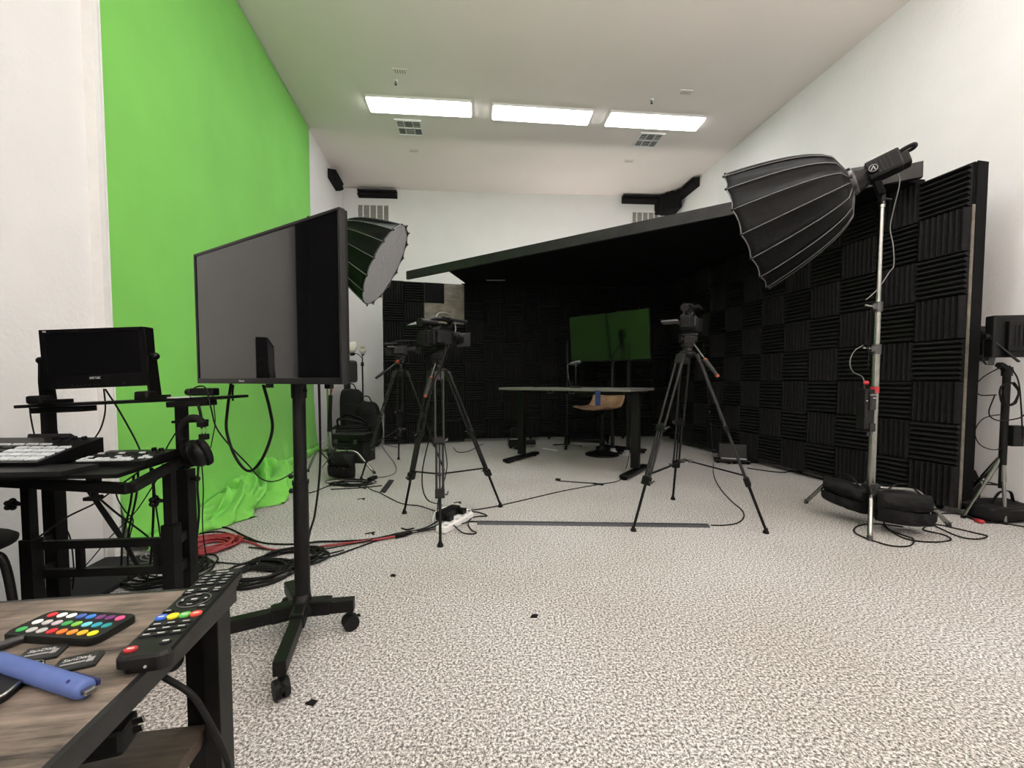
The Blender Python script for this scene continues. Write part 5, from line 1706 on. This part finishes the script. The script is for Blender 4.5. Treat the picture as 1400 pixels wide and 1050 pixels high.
cab('desk_top_cable', 'thin black cable lying on the grey desk left of the microphone', [mp + Vector((-.07, .03, .005)), mp + Vector((-.20, .12, .008)), mp + Vector((-.34, .13, .008)), mp + Vector((-.46, .22, .006))], .004)

# far television
t2L, t2R = Vector((.853, 6.0, 0)), Vector((1.745, 5.25, 0))
x2 = (t2R - t2L).normalized(); y2 = Vector((-x2.y, x2.x, 0))
M = Matrix.Identity(4); o2 = (t2L + t2R) / 2 + Vector((0, 0, 1.225))
for i in range(3): M[i][0], M[i][1], M[i][2], M[i][3] = x2[i], y2[i], (0, 0, 1)[i], o2[i]
M0 = M.copy()
M = M @ Matrix.Rotation(math.radians(6.5), 4, 'X')
television(M, (t2R - t2L).length, .645, 'far television behind the desk mirroring the green cloth on its dark screen', screen=SCREEN3)
M = M0
ts = thing('television_stand', 'black twin post stand under the far television in the booth', 'stand', (o2.x, o2.y, 0))
mb = MB(M)
for x in (.01, .24):
    mb.box((x, .12, -.44), (.035, .05, 1.50))
po = obj('post', mb, GREYM, ts)
mb = MB(M); mb.box((.125, .14, -1.185), (.62, .26, .03), bev=.006); obj('base', mb, BLACKM, ts)
mb = MB(M)
for x in (-.15, .40):
    for y in (.04, .24): mb.cyl((x, y, -1.225), (x, y, -1.20), .024)
obj('caster', mb, RUBBER, ts)
mb = MB(M); mb.box((.125, .10, .25), (.40, .03, .30)); obj('mount_plate', mb, BLACKM, ts)
c = Q(868, 600, 5.5)
mb = MB(frame((c.x - .1, c.y, 0), 20))
pts = [(.16 * math.cos(k * .9) + .05 * math.sin(k * 2.3), .11 * math.sin(k * .9), .012 + .004 * (k % 5)) for k in range(26)]
mb.tube(pts, .006, 6, 3); tag(obj('cable_pile', mb, RUBBER), 'tangle of black cables on the floor under the far television', 'cable')
for px, yy in ((857, 5.35), (838, 5.5)):
    c = Q(px, 603, yy); mb = MB(frame((c.x, c.y, 0), 30)); mb.box((0, 0, .055), (.06, .04, .03), bev=.004); mb.box((0, 0, .02), (.09, .06, .04), bev=.005)
    tag(obj('power_adapter', mb, SILVER), 'small pale power adapter on the floor %s' % ('under the right post of the far television' if px == 857 else 'between the chair base and the far television posts'), 'adapter')

# pedestal chair
cp = P(823, 622); cp.y -= .0
ch = thing('swivel_chair', 'brown moulded wood swivel chair with round black foot behind the desk', 'chair', (cp.x, cp.y, 0))
Tc = Matrix.Translation((cp.x, cp.y, 0))
mb = MB(); mb.lathe([(.001, 0), (.215, 0), (.220, .010), (.205, .024), (.14, .040), (.07, .065), (.035, .105), (.030, .13), (.001, .13)], Tc, n=36); obj('base', mb, BLACKM, ch)
mb = MB(); mb.cyl(Vector((cp.x, cp.y, .12)), Vector((cp.x, cp.y, .36)), .028, n=18); mb.cyl(Vector((cp.x, cp.y, .34)), Vector((cp.x, cp.y, .575)), .021, n=16); mb.lathe([(.02, .53), (.09, .575), (.09, .582), (.001, .582)], Tc, n=20); obj('column', mb, BLACKM, ch)
CM = frame((cp.x - .06, cp.y, .585), -42) @ Matrix.Scale(1.12, 4)


def seat_fn(u, v):
    # v: 0 front lip -> 1 top of the back; u across
    x = (u - .5) * .44
    if v < .55:
        y = -.20 + v / .55 * .36; z = .016 * ((v / .55 - .6) ** 2) * 4 - .012 * (1 if v < .05 else 0)
    else:
        s = (v - .55) / .45
        a = s * math.radians(78)
        y = .16 + .10 * math.sin(min(a * 1.3, math.pi / 2)) + .02 * s; z = .002 + .16 * s ** 1.35
    z += .030 * abs(2 * u - 1) ** 2.5
    wf = 1 - .12 * abs(v - .45) ** 1.5
    return (x * wf, y - .03 * abs(2 * u - 1) ** 2 * (v > .55), z)


mb = MB(CM); mb.grid(seat_fn, 16, 22); sh = obj('seat_shell', mb, BROWNW, ch)
so = sh.modifiers.new('thickness', 'SOLIDIFY'); so.thickness = .014
mb = MB(CM); mb.box((0, -.01, -.004), (.24, .22, .012), bev=.004); obj('seat_plate', mb, BLACKM, ch)
mb = MB(CM); mb.tube([seat_fn(u / 10, .78) for u in range(11)], .004, 5, 2); obj('piping', mb, RUBBER, ch)

# thin black stand behind the desk
c = Q(775, 604, 6.0)
c.z = 0
tn = thing('light_stand', 'thin black upright stand behind the desk left of the microphone', 'light stand', c)
mb = MB(); mb.cyl(c + Vector((0, 0, .12)), c + Vector((0, 0, 1.55)), .010, n=12); obj('pole', mb, GREYM, tn)
mb = MB(); mb.cyl(c + Vector((0, 0, .04)), c + Vector((0, 0, .20)), .045, .028, n=16); obj('base', mb, BLACKM, tn)
for k in range(3):
    a = 2.1 * k + .3; u = Vector((math.cos(a), math.sin(a), 0)); mb = MB(); mb.bar(c + Vector((0, 0, .05)), c + u * .24 + Vector((0, 0, .014)), .03, .016, bev=.003); obj('leg', mb, ALU if k == 0 else BLACKM, tn)

# low black castor base and boxes behind the desk
c = P(790, 606); mb = MB(frame((c.x + .18, c.y + .10, 0), -8)); mb.box((0, 0, .105), (.62, .28, .075), bev=.006)
lb = thing('dolly', 'low black dolly on castors under the desk in the booth', 'dolly', (c.x + .18, c.y + .10, 0)); obj('deck', mb, MATTE, lb)
for sx in (-.29, .29):
    for sy in (-.12, .12):
        mb = MB(frame((c.x + .18, c.y + .10, 0), -8)); mb.cyl((sx - .012, sy, .03), (sx + .012, sy, .03), .030, n=14); mb.box((sx, sy, .055), (.03, .03, .02)); obj('caster', mb, RUBBER, lb)
c = P(706, 613)
M = frame((c.x, c.y + .08, 0), 6)
fb_ = thing('floor_power_box', 'black power box with pale strip on the floor behind the left desk leg', 'power box', M=M)
mb = MB(M); mb.box((0, 0, .085), (.24, .16, .11), bev=.01); mb.box((.20, .02, .07), (.16, .12, .06), bev=.01); mb.box((.03, .05, .20), (.20, .06, .16), bev=.006); obj('case', mb, BLACKP, fb_)
mb = MB(M); mb.box((-.02, -.082, .135), (.17, .006, .010)); obj('pale_strip', mb, SILVER, fb_)
mb = MB(M); mb.tube([(-.06, -.08, .06), (-.05, -.14, .03), (0, -.22, .006), (.09, -.22, .006)], .006, 6, 5); mb.box((-.02, -.16, .02), (.05, .04, .03), bev=.004); obj('lead', mb, RUBBER, fb_)
for s in (-.09, .09):
    mb = MB(M); mb.box((s, 0, .015), (.03, .14, .03)); obj('foot', mb, RUBBER, fb_)

# floor flood light in the booth corner
c = P(1008, 634)
M = frame((c.x, c.y + .10, 0), -20)
fl_ = thing('floor_light', 'black flat floor light with barn flap on the carpet at the booth corner', 'floor light', M=M)
mb = MB(M); mb.box((0, 0, .13), (.30, .06, .17), Matrix.Rotation(math.radians(-12), 4, 'X'), bev=.01); obj('housing', mb, mat('housing_black', (.010, .010, .011), .5, spec=.3), fl_)
mb = MB(M); mb.box((-.02, -.06, .035), (.38, .16, .022), bev=.006); mb.bar((.20, -.02, .03), (.26, .10, .085), .11, .012); obj('base', mb, BLACKP, fl_)
mb = MB(M); mb.box((0, -.055, .052), (.27, .014, .010), bev=.002); obj('metal_lip', mb, SILVER, fl_)
mb = MB(M)
for s in (-.17, .0, .15): mb.cyl((s, -.10, 0), (s, -.10, .026), .014)
mb.ball((-.06, -.16, .020), .020); obj('foot', mb, RUBBER, fl_)
cab('floor_cable', 'black cable running from the floor light along the right booth wall', [P(1022, 640, .006), P(1050, 644, .006), P(1072, 646, .006), P(1084, 644, .006), P(1110, 651, .006), P(1128, 656, .006)], .006)
cab('floor_cable', 'tangled pale leads on the carpet left of the floor light', [P(962, 613, .006), P(958, 618, .006), P(966, 622, .006), P(972, 617, .006), P(964, 616, .006), P(975, 624, .006), P(985, 620, .006), P(978, 628, .006)], .004, mat('pale_lead', (.3, .3, .29), .6))
cab('floor_cable', 'black cable sweeping from the floor light round to the grey floor strip', [P(975, 633, .03), P(976, 650, .006), P(985, 668, .006), P(1000, 685, .006), P(1014, 697, .006), P(1017, 707, .006), P(1008, 715, .006), P(990, 718, .006), P(972, 718, .006)], .0042)
cab('floor_cable', 'black lead hanging from the tripod right of the desk to the floor light', [Q(961, 470, 2.95), Q(966, 520, 3.3), Q(972, 580, 3.9), P(975, 625, .02)], .003)

# ---------------------------------------------------------------- back left corner: lamp, bags, cases
c = P(496, 608); c = Vector((c.x, 6.40, 0)); c.x = (496 - 700) / 570 * 6.40
lm = thing('floor_lamp', 'black floor lamp with two white glass shades in the back left corner', 'floor lamp', c)
mb = MB(); mb.lathe([(.001, 0), (.13, 0), (.13, .012), (.02, .03), (.001, .03)], Matrix.Translation(c), n=26); obj('base', mb, BLACKM, lm)
mb = MB(); mb.cyl(c, c + Vector((0, 0, 1.22)), .012, n=12); mb.cyl(c + Vector((0, 0, 1.19)), c + Vector((0, 0, 1.25)), .026, .020, n=14); obj('pole', mb, BLACKM, lm)
a1, a2 = Q(482, 485, 6.35), Q(496, 484, 6.3)
for e, d1, Sx, ml in ((a1, Vector((-.12, -.1, 1)), 1.0, FROST), (a2, Vector((.25, -.75, .55)), .8, FROST)):
    mb = MB(); m0 = c + Vector((0, 0, 1.24)); mid = m0.lerp(e, .55) + Vector((0, 0, .07))
    mb.tube([m0, m0 + Vector((0, 0, .07)), mid, e], .0065, 7, 6); ar = obj('arm', mb, BLACKM, lm)
    T = axes(e, d1) @ Matrix.Scale(.80 if Sx == 1.0 else .62, 4)
    mb = MB(T); mb.cyl((0, 0, -.015), (0, 0, .05), .045 * Sx, .040 * Sx, n=16) if ml is FROST else None; mb.lathe([(.001, -.02), (.02, -.02), (.05 * Sx, .02), (.05 * Sx, .03), (.001, .03)], n=18); obj('socket', mb, BLACKM, ar)
    mb = MB(T); mb.lathe([(.04 * Sx, .03), (.075 * Sx, .06), (.10 * Sx, .12), (.11 * Sx, .19), (.095 * Sx, .235), (.085 * Sx, .235), (.10 * Sx, .19), (.09 * Sx, .12), (.06 * Sx, .06), (.03 * Sx, .035)], n=22); obj('lamp_shade', mb, ml, ar)


def hard_case(c, size, ang, label, name='equipment_case'):
    M = frame(c, ang); w, d, h = size
    t = thing(name, label, 'case', M=M)
    mb = MB(M); mb.box((0, 0, h * .36), (w, d, h * .72), bev=.012); obj('body', mb, mat('case_black', (.006, .006, .0065), .5, var=.2, spec=.3), t)
    mb = MB(M); mb.box((0, 0, h * .87), (w * 1.01, d * 1.01, h * .25), bev=.012); obj('lid', mb, BLACKP, t)
    mb = MB(M)
    for s in (-.28, .28): mb.box((s * w, -d / 2 - .006, h * .74), (.04, .014, .05), bev=.002)
    obj('latch', mb, ALU, t)
    mb = MB(M); mb.tube([(-.07, -d / 2, h * .52), (-.07, -d / 2 - .03, h * .54), (.07, -d / 2 - .03, h * .54), (.07, -d / 2, h * .52)], .007, 6, 3); obj('handle', mb, RUBBER, t)
    return t


c = P(455, 645); hard_case((c.x - .02, 5.0, 0), (.44, .30, .34), -8, 'black hard case behind the left sandbag near the green cloth')
c = Q(482, 600, 5.5); hard_case((c.x, 5.55, 0), (.40, .36, .34), 14, 'larger black case standing behind the left chrome stand')
mb = MB(frame((c.x, 5.55, .342), 14)); mb.box((-.02, 0, .012), (.46, .34, .024), bev=.006); mb.tube([(-.18, -.1, .02), (-.16, -.14, .13), (.10, -.16, .08), (.18, -.1, .02)], .018, 8, 6, flat=.5); mb.tube([(-.14, .1, .02), (-.12, .02, .17), (.08, -.02, .12), (.18, .05, .02)], .020, 8, 6, flat=.5)
tag(obj('folded_chair_pad', mb, NYLON), 'folded black padded gear lying on top of the larger black case', 'pad')
c = Q(484, 560, 6.1); soft_bag((c.x - .02, 6.12, 0), (.32, .24, .84), 6, 'tall upright black bag leaning at the back wall left of the floor lamp', seed=1, power=.38, lumps=.5, lean=(-.05, .1))
c = Q(509, 580, 6.1); soft_bag((c.x, 6.02, 0), (.36, .20, .66), -4, 'slumped black bag right of the floor lamp beside the foam panel', seed=5, power=.6, lumps=.9, lean=(-.12, .1))
c = Q(474, 520, 6.6)
mb = MB(frame((c.x, 6.62, 0), 20)); mb.box((0, 0, .50), (.10, .10, 1.0), bev=.01); tag(obj('speaker_column', mb, BLACKP), 'narrow black column speaker standing in the left back corner', 'speaker')
# cables and clip hanging by the left stand
mb = MB(); mb.tube([Q(453, 528, 3.9), Q(452, 545, 3.9)], .008, 6, 2); mb.bar(Q(452, 540, 3.9), Q(450, 590, 3.9), .03, .03, bev=.006)
hg = tag(obj('hanging_adapter', mb, BLACKP), 'black power adapter hanging by a cord beside the left chrome stand', 'adapter')
mb = MB(); mb.tube([Q(453, 520, 3.9), Q(454, 531, 3.89), Q(452, 541, 3.9)], .006, 6, 3); obj('red_cord', mb, REDC, hg)
cab('hanging_cable', 'thin grey cable below the hanging power adapter at the left stand', [Q(450, 590, 3.9), Q(450, 605, 3.92), Q(455, 618, 3.95), Q(447, 630, 4.0), Q(440, 640, 4.05)], .004, mat('grey_lead', (.12, .12, .12), .5))

# ---------------------------------------------------------------- things on the carpet
def strip(name, label, pts, m, h=.004, cat='tape', bev=0):
    mb = MB(); q = [P(*p) for p in pts]
    mb.prism([(v.x, v.y) for v in q], .0005, h)
    return tag(obj(name, mb, m), label, cat)


CC = mat('cable_cover_grey', (.040, .041, .047), .5, var=.1)
mb = MB()
a, b = P(653, 715), P(968, 719)
d = (b - a).normalized(); w = Vector((-d.y, d.x, 0))
T = axes(a, d, (0, 0, 1))
mb.prism([(0, -.036), (.012, -.014), (.012, .014), (0, .036)], 0, (b - a).length, T)
tag(obj('cable_cover', mb, CC), 'long grey cable cover strip lying across the carpet between the tripods', 'cable cover')
strip('floor_tape', 'dark grey tape strip on the carpet behind the left tripod foot', [(519, 673), (527, 674), (539, 657), (532, 656)], TAPE)
strip('floor_tape', 'short black tape mark on the carpet under the desk front', [(759, 657), (760, 654), (767, 655), (765, 658)], TAPEB)
strip('floor_tape', 'thin dark tape line on the carpet in front of the desk', [(764, 658.2), (764, 657), (824, 661.2), (824, 662.8)], TAPE, .003)
strip('floor_tape', 'small crossed black tape mark where the desk cable passes', [(810, 662), (812, 660), (826, 662.5), (824, 664)], TAPEB)
strip('floor_tape', 'bright white tape strip on the carpet under the desk', [(741, 614), (742, 612.5), (763, 615.5), (762, 617)], WHITEP)
for i, (x, y, lab) in enumerate([(494, 682, 'small black tape mark on the carpet left of the middle tripod, farther one'), (506, 729, 'small black tape mark on the carpet just above the red cable'), (625, 687, 'small black tape mark on the carpet behind the power strip')]):
    mb = MB(frame(P(x, y), 30)); mb.box((0, 0, .002), (.06, .014, .003)); mb.box((.012, -.02, .0025), (.014, .045, .003)); tag(obj('floor_mark', mb, TAPEB), lab, 'tape')
strip('floor_mark', 'black square tape piece alone on the open carpet at the centre', [(725, 845), (728, 840.5), (736, 841), (734, 845)], TAPEB)
strip('floor_mark', 'tiny black tape speck on the carpet below the middle tripod', [(534, 789), (535, 785.5), (541, 786), (541, 788.5)], TAPEB)
strip('floor_mark', 'black square tape piece on the carpet beside the front castor of the stand', [(417, 963), (426, 957), (434, 959), (428, 966)], TAPEB)

# power strip
a, b = P(604, 724, .02), P(640, 704, .02)
d = (b - a).normalized(); ang = math.degrees(math.atan2(d.y, d.x)); L = (b - a).length
M = frame(((a + b) / 2).xy.to_3d(), ang)
ps = thing('power_strip', 'white power strip on the carpet beside the middle tripod', 'power strip', M=M)
mb = MB(M); mb.box((0, 0, .022), (L + .03, .075, .040), bev=.008); obj('case', mb, WHITEP, ps)
for k in range(5):
    mb = MB(M); mb.box((-L * .42 + k * L * .21, -.012, .0425), (.030, .026, .003), bev=.001); obj('outlet', mb, mat('outlet_grey', (.55, .55, .54), .4), ps)
M2 = frame(((a + b) / 2).xy.to_3d() + Vector((-.055, .035, .043)), ang)
mb = MB(M2); mb.box((0, 0, .030), (.20, .07, .055), bev=.008); mb.box((.10, -.045, .018), (.05, .05, .035), bev=.005); mb.box((-.06, -.045, .018), (.05, .05, .035), bev=.005)
tag(obj('power_adapter', mb, BLACKP), 'black power adapters plugged into the white power strip', 'adapter')

z = .006
cab('floor_cable', 'white cord curling at the left end of the white power strip', [P(612, 722, .03), P(598, 726, z), P(593, 718, z), P(592, 708, z), P(598, 698, z), P(615, 693, z), P(635, 696, z)], .006, WHITEP)
cab('floor_cable', 'white cord looping at the far end of the white power strip', [P(638, 708, .03), P(644, 701, .02), P(641, 697, .012), P(632, 699, .012)], .006, WHITEP)
cab('floor_cable', 'black cable making a pointed loop right of the white power strip', [P(634, 700, .02), P(652, 700, z), P(666, 705, z), P(655, 706, z), P(645, 708, z), P(640, 716, z), P(644, 724, z), P(651, 728, z), P(645, 730, z), P(632, 728, z), P(620, 718, .03)], .0045)
cab('floor_cable', 'long black cable from the power strip across to the desk leg', [P(640, 698, z), P(668, 694, z), P(710, 685, z), P(770, 671, z), P(820, 662, z), P(848, 656, z), P(856, 640, z), P(862, 615, .3)], .004)
cab('floor_cable', 'short black cable from the power strip to the grey cable cover', [P(632, 716, .02), P(643, 713, z), P(656, 713.5, z)], .0045)
cab('floor_cable', 'black cable along the carpet from the rolling stand pole to the power strip', [P(380, 757, .012), P(424, 742, .012), P(470, 740, .012), P(510, 737, .012), P(550, 728, .012), P(580, 724, .012), P(605, 716, .02)], .0065)
cab('floor_cable', 'black cable crossing the bundle left of the power strip', [P(424, 765, z), P(455, 760, z), P(490, 748, z), P(530, 734, z), P(560, 727, .012), P(585, 720, .012), P(604, 708, .03)], .005)
cab('floor_cable', 'thin black cable in the floor bundle nearest the camera', [P(340, 748, z), P(400, 754, .012), P(440, 751, .012), P(480, 744, .012), P(540, 732, .015), P(590, 724, .015), P(608, 720, .02)], .0042)
cab('floor_cable', 'red cable along the carpet from the coil to the black connector', [P(262, 750, .010), P(300, 738, .010), P(340, 741, .010), P(365, 750, .010), P(400, 753, .010), P(440, 747, .010), P(480, 742, .010), P(520, 737, .012), P(542, 733, .012)], .0065, REDC)
mb = MB(); mb.tube([P(541, 733, .016), P(555, 730, .016)], .015, 10, 1); mb.tube([P(556, 730, .016), P(562, 728, .014)], .010, 10, 1)
tag(obj('cable_connector', mb, RUBBER), 'black cable connector at the end of the red floor cable', 'connector')
cab('floor_cable', 'white cord joining the black connector to the power strip', [P(557, 729, .012), P(570, 727, z), P(585, 724, z), P(594, 719, z)], .006, WHITEP)
cab('floor_cable', 'black cable along the foot of the green cloth heap into the carpet bundle', [P(258, 733, z), P(290, 722, z), P(312, 722, z), P(335, 733, z), P(360, 742, z), P(395, 744, z), P(425, 742, z)], .0055)
cab('floor_cable', 'thin black cable on the carpet above the red cable coil', [P(262, 731, z), P(300, 727, z), P(330, 735, z), P(352, 741, z)], .0045)
cab('floor_cable', 'thin black cable running behind the black coil under the remote', [P(255, 762, z), P(290, 768, z), P(330, 771, z), P(370, 772, z), P(400, 769, z), P(425, 763, z), P(470, 752, z)], .004)
cab('floor_cable', 'black cable end with a small plug on the carpet left of the middle tripod', [P(549, 722, z), P(556, 724, z), P(566, 722, z)], .005)
cab('floor_cable', 'black cable from the left tripod running to the power strip', [P(492, 655, z), P(505, 668, z), P(520, 674, z), P(548, 688, z), P(575, 692, z), P(600, 700, z), P(620, 700, z)], .0042)
cab('floor_cable', 'grey cable curving down from the foam panel to the left tripod foot', [P(545, 612, z), P(527, 608, z), P(520, 604, .03), P(528, 618, z), P(540, 634, z), P(541, 645, z), P(530, 651, z), P(512, 653, z)], .0042, mat('dim_grey_cable', (.10, .10, .10), .6))
mb = MB(); mb.bar(P(505, 656, .02), P(513, 652, .02), .05, .035, bev=.008); tag(obj('cable_plug', mb, RUBBER), 'black plug block on the carpet beside the left tripod foot', 'plug')
cab('floor_cable', 'straight black cable under the tape strip left of the middle tripod', [P(452, 669, z), P(490, 667, z), P(522, 664, z)], .005)
cab('floor_cable', 'black cable along the carpet under the left chrome stand', [P(405, 678, z), P(430, 672, z), P(450, 664, z), P(470, 660, z), P(500, 668, z)], .0045)
cab('floor_cable', 'short red cable beside the left sandbag', [Q(470, 640, 4.0), P(467, 650, .02), P(464, 657, .008)], .006, REDC)
cab('floor_cable', 'thin dark cable hanging over the left sandbag to the carpet', [Q(450, 622, 4.0), Q(458, 636, 3.95), P(475, 648, .02), P(490, 657, z)], .004)
cab('floor_cable', 'black cable looping behind the middle tripod at the booth foot', [P(620, 612, z), P(626, 618, z), P(640, 617, z), P(652, 611, z), P(660, 607, z)], .006)


def coil(name, label, cx, cy, rx, ry, turns, m, r, ang=0, seed=0, z0=.006):
    """loose coil lying on the carpet; rx, ry in metres"""
    c = P(cx, cy); rnd = random.Random(seed)
    pts = []
    N = 14
    ph = rnd.random() * 6
    for k in range(int(turns * N)):
        a = ph + 2 * math.pi * k / N
        tt = k / N
        wob = 1 + .16 * math.sin(tt * 1.9 + seed) + .05 * math.sin(a * 2 + tt)
        ox = .03 * math.sin(tt * 2.7 + seed); oy = .03 * math.cos(tt * 2.1)
        x = rx * wob * math.cos(a) + ox; y = ry * wob * math.sin(a) + oy
        ca_, sa_ = math.cos(math.radians(ang)), math.sin(math.radians(ang))
        pts.append((c.x + x * ca_ - y * sa_, c.y + x * sa_ + y * ca_, z0 + r * .9 * (tt % 4)))
    mb = MB(); mb.tube(pts, r, 6, 2)
    return tag(obj(name, mb, m), label, 'cable')


coil('cable_coil', 'red extension cable coiled on the carpet by the green cloth', 283, 749, .13, .115, 13, REDC, .0065, 30, 2)
coil('cable_coil', 'black cable coiled on the carpet behind the rolling stand pole', 396, 766, .15, .11, 6, RUBBER, .0065, 20, 5)
coil('cable_coil', 'black cable coiled on the carpet behind the long remote', 352, 787, .14, .11, 6, RUBBER, .0065, 20, 7)
coil('cable_coil', 'thin black cable coil on the carpet before the left sandbag', 480, 662, .20, .09, 5, RUBBER, .0045, 0, 9)
coil('cable_coil', 'tangle of black cables under the equipment desk by the green cloth', 232, 782, .16, .15, 8, RUBBER, .005, 10, 11)
coil('cable_coil', 'grey cable tangle on the white pipe under the equipment desk', 222, 764, .10, .09, 5, mat('mid_grey_cable', (.16, .16, .16), .6), .003, 0, 13, .02)
cab('floor_cable', 'red and white cable on the carpet left under the equipment desk', [P(140, 806, z), P(158, 796, z), P(172, 789, z), P(190, 786, z)], .006, REDC)
cab('floor_cable', 'white cable beside the red one under the equipment desk', [P(150, 800, .014), P(166, 790, .014), P(180, 782, .014)], .005, WHITEP)
